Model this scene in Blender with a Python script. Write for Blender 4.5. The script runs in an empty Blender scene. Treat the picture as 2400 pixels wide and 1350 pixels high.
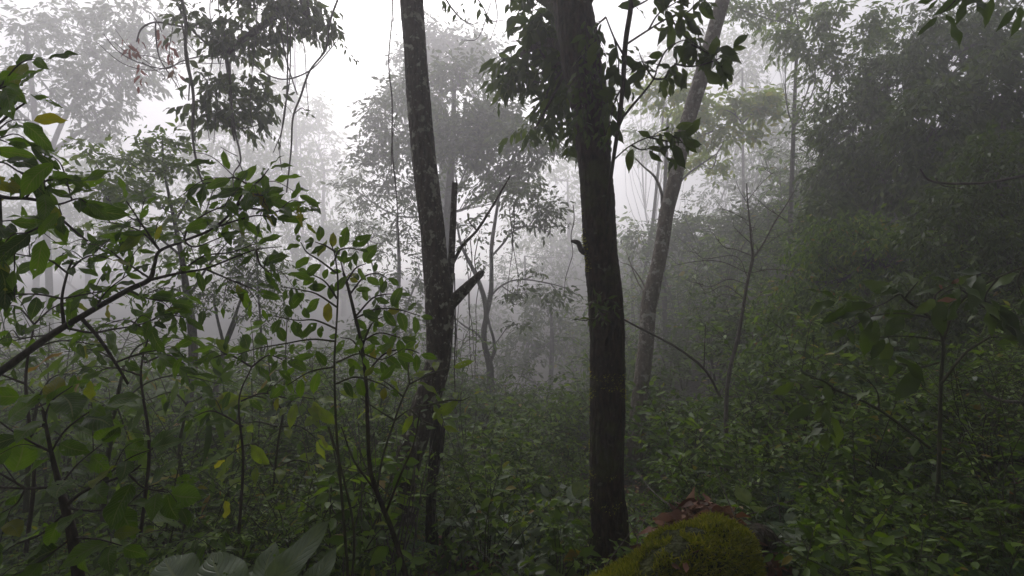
import bpy, math
import numpy as np
from mathutils import Vector

R = math.radians
rng = np.random.default_rng(11)
S = bpy.context.scene
C = S.collection

# ------------------------------------------------------------------ camera
EYE = 1.5
cam_d = bpy.data.cameras.new("camera"); cam = bpy.data.objects.new("camera", cam_d); C.objects.link(cam)
cam.location = (0, 0, EYE); cam.rotation_euler = (R(90), 0, 0)
cam_d.sensor_width = 36; cam_d.lens = 18; cam_d.clip_start = .05; cam_d.clip_end = 600
S.camera = cam

# ------------------------------------------------------------------ sky and sun
SUN_EL, SUN_AZ = 38.0, -15.0            # ahead and a little to the left of the view
w = bpy.data.worlds.new("World"); S.world = w; w.use_nodes = True
nt = w.node_tree; nt.nodes.clear()
sky = nt.nodes.new("ShaderNodeTexSky"); sky.sky_type = 'NISHITA'; sky.sun_disc = False
sky.sun_elevation = R(SUN_EL); sky.sun_rotation = R(SUN_AZ); sky.air_density = 1.0; sky.dust_density = 2.2; sky.ozone_density = 1.0
hsv = nt.nodes.new("ShaderNodeHueSaturation"); hsv.inputs["Saturation"].default_value = .18
bg = nt.nodes.new("ShaderNodeBackground"); bg.inputs[1].default_value = .125
wo = nt.nodes.new("ShaderNodeOutputWorld")
nt.links.new(sky.outputs[0], hsv.inputs["Color"]); nt.links.new(hsv.outputs[0], bg.inputs[0]); nt.links.new(bg.outputs[0], wo.inputs[0])
sd = bpy.data.lights.new("sun", 'SUN'); sd.energy = 1.5; sd.angle = R(24); sd.color = (1.0, .965, .97)
so = bpy.data.objects.new("sun", sd); C.objects.link(so)
sv = Vector((math.sin(R(SUN_AZ)) * math.cos(R(SUN_EL)), math.cos(R(SUN_AZ)) * math.cos(R(SUN_EL)), math.sin(R(SUN_EL))))
so.rotation_euler = sv.to_track_quat('Z', 'Y').to_euler(); so.location = (0, 0, 30)
S.view_settings.view_transform = 'Standard'; S.view_settings.look = 'None'; S.view_settings.gamma = 1
S.view_settings.exposure = 0.56
cy = S.cycles
cy.max_bounces = 7; cy.diffuse_bounces = 3; cy.glossy_bounces = 2; cy.transmission_bounces = 3; cy.volume_bounces = 3
cy.transparent_max_bounces = 8; cy.use_denoising = True; cy.sample_clamp_indirect = 4; cy.caustics_reflective = False; cy.caustics_refractive = False

# ------------------------------------------------------------------ helpers
def V(px, py, d):                       # photograph pixel (2400 wide) at a distance -> point of the place
    return np.array([d * (px - 1200) / 1200, d, EYE + d * (675 - py) / 1200])
def nrm(a):
    a = np.asarray(a, float); return a / np.maximum(np.linalg.norm(a, axis=-1, keepdims=True), 1e-9)
def rnd(n=None, a=-1., b=1.):
    return rng.uniform(a, b, n)
def noise3(p, f, s=0.0):                # cheap smooth noise, about -1..1
    p = np.asarray(p) * f + s
    x, y, z = p[..., 0], p[..., 1], p[..., 2]
    return (np.sin(x * 1.7 + 1.3 * np.sin(y * 1.1 + s)) + np.sin(y * 1.9 + 1.7 * np.sin(z * 1.3 + 2)) + np.sin(z * 2.1 + 1.5 * np.sin(x * .9 + 4))) / 3

def smooth_path(pts, n_per=6):
    P = np.asarray(pts, float)
    if len(P) < 3:
        t = np.linspace(0, 1, n_per + 1)[:, None]; return P[0] * (1 - t) + P[-1] * t
    E = np.vstack([2 * P[0] - P[1], P, 2 * P[-1] - P[-2]])
    out = []
    for i in range(1, len(E) - 2):
        p0, p1, p2, p3 = E[i - 1], E[i], E[i + 1], E[i + 2]
        for t in np.linspace(0, 1, n_per, endpoint=False):
            out.append(.5 * ((2 * p1) + (-p0 + p2) * t + (2 * p0 - 5 * p1 + 4 * p2 - p3) * t * t + (-p0 + 3 * p1 - 3 * p2 + p3) * t ** 3))
    out.append(E[-2]); return np.array(out)

class MB:
    def __init__(s): s.v = []; s.f = []; s.u = []; s.n = 0
    def add(s, v, f, u=None):
        v = np.asarray(v, np.float32).reshape(-1, 3); f = np.asarray(f, np.int64).reshape(-1, 4)
        s.v.append(v); s.f.append(f + s.n); s.u.append(np.zeros((len(v), 2), np.float32) if u is None else np.asarray(u, np.float32).reshape(-1, 2)); s.n += len(v)
    def tube(s, pts, rad, seg=6, amp=0., fr=6., n_per=6, freq_t=3, seed=0., ridge=0.):
        """a tapering tube through pts (x, y, z), radii rad"""
        P4 = smooth_path(np.hstack([np.asarray(pts, float), np.asarray(rad, float).reshape(-1, 1)]), n_per)
        P, r = P4[:, :3], np.maximum(P4[:, 3], .0004)
        T = nrm(np.gradient(P, axis=0)); k = len(P)
        ref = np.array([1., 0, 0]) if abs(T[0, 0]) < .8 else np.array([0, 1., 0])
        A = np.zeros_like(P); a = nrm(ref - T[0] * ref.dot(T[0]))
        for i in range(k):
            a = a - T[i] * a.dot(T[i]); a = a / max(np.linalg.norm(a), 1e-9); A[i] = a
        B = np.cross(T, A)
        th = np.linspace(0, 2 * np.pi, seg, endpoint=False)
        dirs = A[:, None] * np.cos(th)[None, :, None] + B[:, None] * np.sin(th)[None, :, None]
        rr = np.repeat(r[:, None], seg, 1)
        if amp > 0:
            q = P[:, None] + dirs * r[:, None, None]
            q0 = q * np.array([1, 1, .38])
            nz = .55 * noise3(q0, fr, seed) + .3 * noise3(q0, fr * 2.7, seed + 7) + .22 * noise3(q, fr * 6.1, seed + 3) + .16 * noise3(q, fr * 13, seed + 9)
            nz = nz + .5 * np.abs(noise3(q0, fr * 4.3, seed + 11)) * ridge
            rr = rr * (1 + amp * nz)
        W = P[:, None] + dirs * rr[..., None]
        idx = np.arange(k * seg).reshape(k, seg); nx = np.roll(idx, -1, 1)
        F = np.stack([idx[:-1], nx[:-1], nx[1:], idx[1:]], -1).reshape(-1, 4)
        Vt = W.reshape(-1, 3)
        # end caps: a fan of quads onto the centre
        n0 = len(Vt); cen = np.vstack([P[0], P[-1]]); Vt = np.vstack([Vt, cen])
        caps = []
        for base, c in ((0, n0), ((k - 1) * seg, n0 + 1)):
            for j in range(0, seg - 1, 2):
                q_ = [base + j, base + j + 1, base + (j + 2) % seg, c]
                caps.append(q_ if base else [q_[2], q_[1], q_[0], q_[3]])
        s.add(Vt, np.vstack([F, np.array(caps)]))
        return P, r
    def leaves(s, P, D, N, L, kind='low', wide=.42, fold=.18, curl=.22, vary=.8):
        """leaves at P along D, faces towards N, lengths L"""
        P = np.asarray(P, float).reshape(-1, 3); n = len(P)
        if n == 0: return
        D = nrm(np.asarray(D, float).reshape(-1, 3)); N = np.asarray(N, float).reshape(-1, 3)
        Wd = nrm(np.cross(D, N)); N = nrm(np.cross(Wd, D)); L = np.broadcast_to(np.asarray(L, float), (n,))
        tpl, F, U = TPL[kind]
        m = len(tpl); t = tpl[:, 1]
        c = rng.uniform(1 - vary, 1 + vary, n)[:, None] * curl; wv = rng.uniform(.82, 1.18, n)[:, None] * wide
        tw = rnd(n)[:, None] * .25
        X = tpl[None, :, 0] * wv; Y = np.repeat(t[None], n, 0) * (1 - .12 * c)
        Z = fold * np.abs(X) - c * t[None] ** 2 + tw * X * t[None] * 1.2
        if kind != 'low' and kind != 'tri':
            ph = rng.uniform(0, 6, n)[:, None]
            Z = Z + .06 * np.sin(t[None] * 11 + ph + 2 * np.sign(tpl[None, :, 0])) * np.abs(tpl[None, :, 0]) * 2
            X = X + .03 * np.sin(t[None] * 5 + ph)
        Q = P[:, None] + L[:, None, None] * (Y[..., None] * D[:, None] + X[..., None] * Wd[:, None] + Z[..., None] * N[:, None])
        FF = (F[None] + (np.arange(n) * m)[:, None, None]).reshape(-1, 4)
        s.add(Q.reshape(-1, 3), FF, np.tile(U, (n, 1)))
    def build(s, name, mat, parent=None, origin=None, smooth=True):
        me = bpy.data.meshes.new(name)
        if s.n:
            v = np.vstack(s.v); f = np.vstack(s.f); u = np.vstack(s.u)
            if origin is None and parent is not None: origin = root_loc(parent)
            if origin is not None: v = v - np.asarray(origin, np.float32)
            me.vertices.add(len(v)); me.vertices.foreach_set("co", v.astype(np.float32).ravel())
            me.loops.add(len(f) * 4); me.loops.foreach_set("vertex_index", f.astype(np.int32).ravel())
            me.polygons.add(len(f)); me.polygons.foreach_set("loop_start", (np.arange(len(f)) * 4).astype(np.int32))
            try: me.polygons.foreach_set("loop_total", np.full(len(f), 4, np.int32))
            except Exception: pass
            me.update(calc_edges=True)
            if smooth: me.polygons.foreach_set("use_smooth", np.ones(len(f), bool))
            uv = me.uv_layers.new(name="leaf"); uv.data.foreach_set("uv", u[f.ravel()].astype(np.float32).ravel())
            me.validate()
        me.materials.append(mat)
        o = bpy.data.objects.new(name, me); C.objects.link(o)
        if parent is not None: o.parent = parent
        elif origin is not None: o.location = tuple(float(a) for a in origin)
        return o

def root_loc(o):
    while o.parent is not None: o = o.parent
    return np.array(o.location)

def mk_tpl(nt_, nc, tip=1.0, belly=.42):
    ts = np.linspace(0, 1, nt_); cs = np.linspace(-1, 1, nc)
    wd = (ts ** .75) * ((1 - ts) ** .95); wd = wd / wd.max(); wd = wd * .94
    a = belly / .44; wd = np.interp(ts ** (1 / a), ts, wd)
    wd[-2] = wd[-2] * .62 * tip; wd[0] = .03; wd[-1] = .012
    v = np.array([[c * w_ * .5 * 2 * .5, t, 0] for t, w_ in zip(ts, wd) for c in cs]); v[:, 0] *= 1.0
    f = [[i * nc + j, i * nc + j + 1, (i + 1) * nc + j + 1, (i + 1) * nc + j] for i in range(nt_ - 1) for j in range(nc - 1)]
    u = np.array([[.5 + .5 * c, t] for t in ts for c in cs])
    return v, np.array(f), u
low = (np.array([[0, 0, 0], [-.36, .22, 0], [-.44, .58, 0], [0, 1, 0], [.44, .58, 0], [.36, .22, 0]]), np.array([[0, 3, 2, 1], [0, 5, 4, 3]]),
       np.array([[.5, 0], [0, .25], [0, .6], [.5, 1], [1, .6], [1, .25]]))
TPL = {'low': low, 'mid': mk_tpl(6, 3), 'high': mk_tpl(11, 5), 'round': mk_tpl(11, 5, 1.3, .46), 'big': mk_tpl(25, 9)}

def tag(o, label, cat, group=None, kind=None):
    if label: o["label"] = label
    if cat: o["category"] = cat
    if group: o["group"] = group
    if kind: o["kind"] = kind
    return o
def thing(name, label, cat, loc, group=None):
    o = bpy.data.objects.new(name, None); C.objects.link(o); o.location = tuple(float(a) for a in loc); o.empty_display_size = .2
    return tag(o, label, cat, group)

# ------------------------------------------------------------------ materials
def new_mat(name):
    m = bpy.data.materials.new(name); m.use_nodes = True; t = m.node_tree; t.nodes.clear()
    out = t.nodes.new("ShaderNodeOutputMaterial"); return m, t, out
def ramp(t, fac, cols):
    r = t.nodes.new("ShaderNodeValToRGB"); e = r.color_ramp.elements
    while len(e) < len(cols): e.new(.5)
    for i, (p, c) in enumerate(cols): e[i].position = p; e[i].color = (*c, 1)
    if fac is not None: t.links.new(fac, r.inputs[0])
    return r
def leaf_mat(name, cols, trans=.38, rough=.42, spec=.45, veins=False, tint=(1.45, 1.5, .4)):
    m, t, out = new_mat(name); L = t.links.new
    g = t.nodes.new("ShaderNodeNewGeometry")
    r = ramp(t, g.outputs["Random Per Island"], cols); col = r.outputs[0]
    tc = t.nodes.new("ShaderNodeTexCoord")
    nz = t.nodes.new("ShaderNodeTexNoise"); nz.inputs["Scale"].default_value = 3.0 if not veins else 22.; nz.inputs["Detail"].default_value = 3; L(tc.outputs["Object"], nz.inputs["Vector"])
    mx = t.nodes.new("ShaderNodeMix"); mx.data_type = 'RGBA'; mx.blend_type = 'MULTIPLY'; mx.inputs[0].default_value = .6
    rr = ramp(t, nz.outputs["Fac"], [(.3, (.62, .66, .6)), (.7, (1.3, 1.28, 1.1))]); L(col, mx.inputs[6]); L(rr.outputs[0], mx.inputs[7]); col = mx.outputs[2]
    bsdf = t.nodes.new("ShaderNodeBsdfPrincipled"); bsdf.inputs["Roughness"].default_value = rough; bsdf.inputs["Specular IOR Level"].default_value = spec
    if veins:
        uv = t.nodes.new("ShaderNodeUVMap"); uv.uv_map = "leaf"; sp = t.nodes.new("ShaderNodeSeparateXYZ"); L(uv.outputs[0], sp.inputs[0])
        def mth(op, a, b=None, c=None):
            n = t.nodes.new("ShaderNodeMath"); n.operation = op
            for i, q in enumerate((a, b, c)):
                if q is None: continue
                if isinstance(q, (int, float)): n.inputs[i].default_value = q
                else: L(q, n.inputs[i])
            return n.outputs[0]
        au = mth('ABSOLUTE', mth('SUBTRACT', sp.outputs[0], .5))
        side = mth('SINE', mth('MULTIPLY', mth('SUBTRACT', sp.outputs[1], mth('MULTIPLY', au, .55)), 62.))
        side = mth('POWER', mth('MULTIPLY_ADD', side, .5, .5), 9.)
        mid = mth('LESS_THAN', au, .028)
        vn = mth('MAXIMUM', mth('MULTIPLY', side, .45), mid)
        m2 = t.nodes.new("ShaderNodeMix"); m2.data_type = 'RGBA'; L(mth('MULTIPLY', vn, .7), m2.inputs[0]); L(col, m2.inputs[6]); m2.inputs[7].default_value = (.17, .2, .08, 1); col = m2.outputs[2]
        bp = t.nodes.new("ShaderNodeBump"); bp.inputs["Strength"].default_value = 1.; bp.inputs["Distance"].default_value = .004; bp.invert = True; L(vn, bp.inputs["Height"]); L(bp.outputs[0], bsdf.inputs["Normal"])
    L(col, bsdf.inputs["Base Color"])
    tr = t.nodes.new("ShaderNodeBsdfTranslucent"); m3 = t.nodes.new("ShaderNodeMix"); m3.data_type = 'RGBA'; m3.blend_type = 'MULTIPLY'; m3.inputs[0].default_value = 1
    L(col, m3.inputs[6]); m3.inputs[7].default_value = (*tint, 1); L(m3.outputs[2], tr.inputs[0])
    ms = t.nodes.new("ShaderNodeMixShader"); ms.inputs[0].default_value = trans; L(bsdf.outputs[0], ms.inputs[1]); L(tr.outputs[0], ms.inputs[2])
    if veins:                            # insect holes
        vo = t.nodes.new("ShaderNodeTexVoronoi"); vo.inputs["Scale"].default_value = 70; L(tc.outputs["Object"], vo.inputs["Vector"])
        n2 = t.nodes.new("ShaderNodeTexNoise"); n2.inputs["Scale"].default_value = 11; L(tc.outputs["Object"], n2.inputs["Vector"])
        hole = mth('MULTIPLY', mth('LESS_THAN', vo.outputs["Distance"], .3), mth('GREATER_THAN', n2.outputs["Fac"], .6))
        tp = t.nodes.new("ShaderNodeBsdfTransparent"); m4 = t.nodes.new("ShaderNodeMixShader"); L(hole, m4.inputs[0]); L(ms.outputs[0], m4.inputs[1]); L(tp.outputs[0], m4.inputs[2]); ms = m4
    L(ms.outputs[0], out.inputs[0])
    return m
def bark_mat(name, dark, light, lichen=None, lich_at=.6, moss=None, scale=1., bump=.02):
    m, t, out = new_mat(name); L = t.links.new
    tc = t.nodes.new("ShaderNodeTexCoord"); mp = t.nodes.new("ShaderNodeMapping"); mp.inputs["Scale"].default_value = (1, 1, .35); L(tc.outputs["Object"], mp.inputs[0])
    n1 = t.nodes.new("ShaderNodeTexNoise"); n1.inputs["Scale"].default_value = 30 * scale; n1.inputs["Detail"].default_value = 8; n1.inputs["Roughness"].default_value = .68; L(mp.outputs[0], n1.inputs["Vector"])
    v1 = t.nodes.new("ShaderNodeTexVoronoi"); v1.inputs["Scale"].default_value = 38 * scale; L(mp.outputs[0], v1.inputs["Vector"])
    r1 = ramp(t, n1.outputs["Fac"], [(.36, dark), (.66, light)]); col = r1.outputs[0]
    def over(col, c2, sc, at, soft, det=5, src="Object"):
        n = t.nodes.new("ShaderNodeTexNoise"); n.inputs["Scale"].default_value = sc; n.inputs["Detail"].default_value = det; n.inputs["Roughness"].default_value = .6; L(tc.outputs[src], n.inputs["Vector"])
        r = ramp(t, n.outputs["Fac"], [(at, (0, 0, 0)), (at + soft, (1, 1, 1))]); mx = t.nodes.new("ShaderNodeMix"); mx.data_type = 'RGBA'
        L(r.outputs[0], mx.inputs[0]); L(col, mx.inputs[6]); mx.inputs[7].default_value = (*c2, 1); return mx.outputs[2]
    if lichen: col = over(col, lichen, 11 * scale, lich_at, .05); col = over(col, tuple(.7 * c for c in lichen), 34 * scale, lich_at + .02, .06)
    if moss: col = over(col, moss, 5 * scale, .5, .15, 7)
    b = t.nodes.new("ShaderNodeBsdfPrincipled"); b.inputs["Roughness"].default_value = .8; b.inputs["Specular IOR Level"].default_value = .3; L(col, b.inputs["Base Color"])
    ad = t.nodes.new("ShaderNodeMath"); ad.operation = 'ADD'; L(n1.outputs["Fac"], ad.inputs[0]); L(v1.outputs["Distance"], ad.inputs[1])
    bp = t.nodes.new("ShaderNodeBump"); bp.inputs["Strength"].default_value = .9; bp.inputs["Distance"].default_value = bump; L(ad.outputs[0], bp.inputs["Height"]); L(bp.outputs[0], b.inputs["Normal"])
    L(b.outputs[0], out.inputs[0]); return m

G = {}
G['near'] = leaf_mat("near_leaf", [(0, (.036, .078, .002)), (.5, (.074, .145, .003)), (.95, (.11, .2, .004)), (1, (.22, .19, .008))], .52, .42, .35, True)
G['wet'] = leaf_mat("glossy_leaf", [(0, (.03, .052, .01)), (.6, (.054, .085, .014)), (1, (.085, .12, .022))], .42, .38, .42)
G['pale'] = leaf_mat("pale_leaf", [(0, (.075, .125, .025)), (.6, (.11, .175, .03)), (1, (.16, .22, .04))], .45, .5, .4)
G['dark'] = leaf_mat("dark_leaf", [(0, (.034, .06, .01)), (.6, (.056, .094, .014)), (1, (.095, .14, .024))], .36, .5, .3)
G['under'] = leaf_mat("undergrowth_leaf", [(0, (.034, .066, .008)), (.45, (.08, .14, .014)), (.85, (.14, .22, .026)), (.965, (.19, .27, .03)), (.98, (.24, .2, .04)), (1, (.22, .12, .04))], .4, .5, .32)
G['lime'] = leaf_mat("lime_leaf", [(0, (.12, .18, .01)), (.7, (.19, .26, .012)), (1, (.3, .28, .02))], .55, .4, .4, True)
G['blue'] = leaf_mat("broad_leaf", [(0, (.11, .15, .09)), (1, (.14, .18, .11))], .25, .36, .5, True)
G['red'] = leaf_mat("red_leaf", [(0, (.16, .05, .04)), (.6, (.2, .08, .06)), (1, (.14, .1, .06))], .4, .6, .3, tint=(1.3, 1., .8))
G['litter'] = leaf_mat("dead_leaf", [(0, (.08, .035, .02)), (.5, (.17, .07, .04)), (.8, (.26, .12, .07)), (1, (.34, .22, .15))], .15, .6, .3, tint=(1.2, 1, .7))
G['fern'] = leaf_mat("fern_leaf", [(0, (.05, .1, .035)), (1, (.07, .13, .05))], .4, .5, .35)
G['moss'] = leaf_mat("moss_leaf", [(0, (.15, .16, .014)), (.5, (.26, .27, .022)), (1, (.36, .31, .04))], .35, .7, .2, tint=(1.2, 1.3, .6))
G['yellow'] = leaf_mat("yellow_leaf", [(0, (.3, .26, .03)), (1, (.35, .3, .06))], .5, .5, .3, tint=(1.2, 1.1, .6))
B = {}
B['fork'] = bark_mat("lichen_bark", (.022, .016, .012), (.085, .062, .045), (.26, .25, .2), .57, None, 1.)
B['dark'] = bark_mat("dark_bark", (.007, .005, .004), (.055, .033, .02), (.09, .085, .06), .64, (.045, .05, .012), 1.1, .03)
B['pale'] = bark_mat("pale_bark", (.1, .082, .066), (.2, .165, .135), (.36, .33, .29), .56, None, .8)
B['twig'] = bark_mat("twig_bark", (.022, .016, .011), (.07, .052, .038), None, .6, None, 2.2, .004)
B['stem'] = bark_mat("green_stem", (.03, .035, .014), (.07, .065, .03), None, .6, None, 2.2, .003)
B['dead'] = bark_mat("dead_wood", (.05, .042, .035), (.17, .15, .13), None, .6, None, 2., .006)
B['mid'] = bark_mat("grey_bark", (.03, .026, .022), (.09, .08, .068), (.15, .15, .13), .58, None, 1.)

def ground_mat():
    m, t, out = new_mat("forest_soil"); L = t.links.new
    tc = t.nodes.new("ShaderNodeTexCoord")
    n1 = t.nodes.new("ShaderNodeTexNoise"); n1.inputs["Scale"].default_value = 9; n1.inputs["Detail"].default_value = 9; n1.inputs["Roughness"].default_value = .7; L(tc.outputs["Object"], n1.inputs["Vector"])
    v = t.nodes.new("ShaderNodeTexVoronoi"); v.inputs["Scale"].default_value = 17; L(tc.outputs["Object"], v.inputs["Vector"])
    r = ramp(t, n1.outputs["Fac"], [(.3, (.012, .01, .007)), (.5, (.035, .026, .016)), (.62, (.03, .045, .016)), (.75, (.07, .05, .03))])
    b = t.nodes.new("ShaderNodeBsdfPrincipled"); b.inputs["Roughness"].default_value = .9; L(r.outputs[0], b.inputs["Base Color"])
    bp = t.nodes.new("ShaderNodeBump"); bp.inputs["Strength"].default_value = 1; bp.inputs["Distance"].default_value = .04; L(v.outputs["Distance"], bp.inputs["Height"]); L(bp.outputs[0], b.inputs["Normal"])
    L(b.outputs[0], out.inputs[0]); return m

# ------------------------------------------------------------------ ground
def gz(x, y):
    x = np.asarray(x, float); y = np.asarray(y, float)
    yy = np.maximum(y, 0)
    z = -.17 * yy - .05 * np.maximum(yy - 8, 0) + .29 * np.maximum(yy - 24, 0)
    s = np.log1p(np.exp(np.minimum((x - 1.9) * 2, 300))) / 2; s = 11 * np.tanh(s / 11)
    z = z + s * (.30 + .045 * np.minimum(yy, 12)) + .012 * np.minimum(s, 10) ** 2
    z = z - .12 * np.log1p(np.exp(np.clip((-x - .3) * 3, -300, 300))) / 3 * np.exp(-((yy - 4) / 4) ** 2) + .05 * np.clip(-x - 8, 0, 60)
    z = z + .06 * np.sin(x * 1.3 + .6 * np.sin(y)) * np.sin(y * 1.1) + .03 * np.sin(x * 3.1 + y * 2.3)
    z = z + .62 * np.exp(-((x - 1.2) / .5) ** 2 - ((y - 2.95) / .45) ** 2)
    return z
def make_ground():
    xs = np.concatenate([np.linspace(-108, -9, 80)[:-1], np.linspace(-9, 9, 130), np.linspace(9, 108, 80)[1:]])
    ys = np.concatenate([np.linspace(-16, -3, 14)[:-1], np.linspace(-3, 12, 110), np.linspace(12, 148, 110)[1:]])
    X, Y = np.meshgrid(xs, ys); Z = gz(X, Y) + .02 * np.sin(X * 9 + Y * 5) * np.sin(Y * 8 - X * 4)
    m = MB(); k, n = X.shape; i = np.arange(k * n).reshape(k, n)
    m.add(np.stack([X, Y, Z], -1), np.stack([i[:-1, :-1], i[:-1, 1:], i[1:, 1:], i[1:, :-1]], -1))
    o = m.build("ground", ground_mat()); tag(o, None, None, kind="structure")
make_ground()

# ------------------------------------------------------------------ foliage generators
UP = np.array([0, 0, 1.])
def spray_batch(cen, axis, slen, K, L, droop=.35, flat=.6):
    """K leaves along each of many twigs: returns P, D, N, L arrays"""
    n = len(cen); axis = nrm(axis)
    side = nrm(np.cross(axis, UP + .35 * rnd((n, 3))))
    k = np.arange(K); t = (k + .6) / K
    sgn = np.where(k % 2 == 0, 1., -1.)
    P = cen[:, None] + axis[:, None] * (t[None, :, None] - .5) * np.reshape(slen, (-1, 1, 1))
    fw = .55 + .9 * (k == K - 1)
    D = axis[:, None] * fw[None, :, None] + side[:, None] * (sgn * (1 - .8 * (k == K - 1)))[None, :, None] * .85
    D = D + rng.normal(0, .22, (n, K, 3)); D[..., 2] -= droop * rng.uniform(.4, 1.6, (n, K))
    N = UP * flat + rng.normal(0, .42, (n, K, 3)); LL = rng.uniform(.5, 1.35, (n, K)) * L
    return P.reshape(-1, 3), D.reshape(-1, 3), N.reshape(-1, 3), LL.reshape(-1)
def blob_points(c, r, n, gap=.0, gf=1.2, shell=.55, seed=0.):
    d = nrm(rng.normal(0, 1, (n * 3, 3))); u = rng.uniform(shell ** 3, 1, n * 3) ** (1 / 3)
    lump = 1 + .22 * noise3(d, 2.3, seed)
    p = np.asarray(c) + d * (u * lump)[:, None] * np.asarray(r)
    keep = noise3(p, gf * 2.2, seed + 5) > gap
    p, d = p[keep][:n], d[keep][:n]
    return p, d
def crown(fol, br, blobs, L, K=9, dens=1., slen=.45, droop=.35, kind='low', wide=.42, from_pt=None, br_r=.03, gap=-.25, curl=.22, sub=7, shell=.5, gf=1.2, outward=.8):
    """blobs = [(centre, radii, twigs)]; br gets limbs from from_pt"""
    for bi, (c, r, n) in enumerate(blobs):
        n = max(4, int(n * dens)); sd_ = float(rng.uniform(0, 50))
        p, d = blob_points(c, r, n, gap, gf, shell, sd_)
        if len(p) == 0: continue
        ax = nrm(d * np.array([1, 1, .5])) * outward + rng.normal(0, .45, (len(p), 3)); ax[:, 2] -= droop * .5
        P, D, N, LL = spray_batch(p, ax, slen * rng.uniform(.6, 1.3, len(p)), K, L, droop)
        fol.leaves(P, D, N, LL, kind, wide, curl=curl)
        if br is not None and from_pt is not None:
            c_ = np.asarray(c, float); f0 = np.asarray(from_pt(c_) if callable(from_pt) else from_pt, float)
            mid = (f0 + c_) / 2 + rnd(3) * .12 * np.linalg.norm(c_ - f0) + np.array([0, 0, -.08 * np.linalg.norm(c_ - f0)])
            Q, rr = br.tube([f0, mid, c_], [br_r, br_r * .7, br_r * .42], 6, .12, 6, 5)
            pick = p[::sub]
            for q in pick:
                a = Q[rng.integers(len(Q) // 3, len(Q))]
                m_ = (a + q) / 2 + rnd(3) * .12 * np.linalg.norm(q - a)
                br.tube([a, m_, q], [br_r * .32, br_r * .2, br_r * .09], 4, 0, 6, 3)
def twig_leaves(fol, path, L, gap, kind='high', wide=.45, face=(0, -.6, 1), droop=.25, spread=.9, jit=.22, both=True, start=.15, curl=.22, fold=.18, petiole=.12):
    """leaves along a twig path, alternating left and right"""
    path = smooth_path(path, 8); seg = np.linalg.norm(np.diff(path, axis=0), axis=1); cum = np.concatenate([[0], np.cumsum(seg)]); tot = cum[-1]
    ss = np.arange(start * tot, tot, gap); 
    if len(ss) == 0: return
    ss = np.append(ss, tot)
    P = np.stack([np.interp(ss, cum, path[:, i]) for i in range(3)], 1)
    T = nrm(np.stack([np.interp(ss, cum, np.gradient(path[:, i])) for i in range(3)], 1))
    F = nrm(np.asarray(face, float)); side = nrm(np.cross(T, F)); sg = np.where(np.arange(len(ss)) % 2 == 0, 1., -1.)[:, None]
    D = T * .65 + side * sg * spread + rng.normal(0, jit, T.shape); D[:, 2] -= droop
    D[-1] = T[-1] + rng.normal(0, .1, 3); D = nrm(D)
    LL = L * rng.uniform(.55, 1.22, len(ss)) * np.interp(ss / tot, [0, .3, .8, 1], [.8, 1, 1, .75])
    N = F + rng.normal(0, jit * 1.5, T.shape)
    fol.leaves(P + D * LL[:, None] * petiole, D, N, LL, kind, wide, fold=fold, curl=curl)

def px_path(pts, d):                    # [(px, py, width px[, depth])] -> points and radii
    P, r = [], []
    for q in pts:
        dd = q[3] if len(q) > 3 else d
        P.append(V(q[0], q[1], dd)); r.append(q[2] * dd / 2400)
    return P, r

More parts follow.
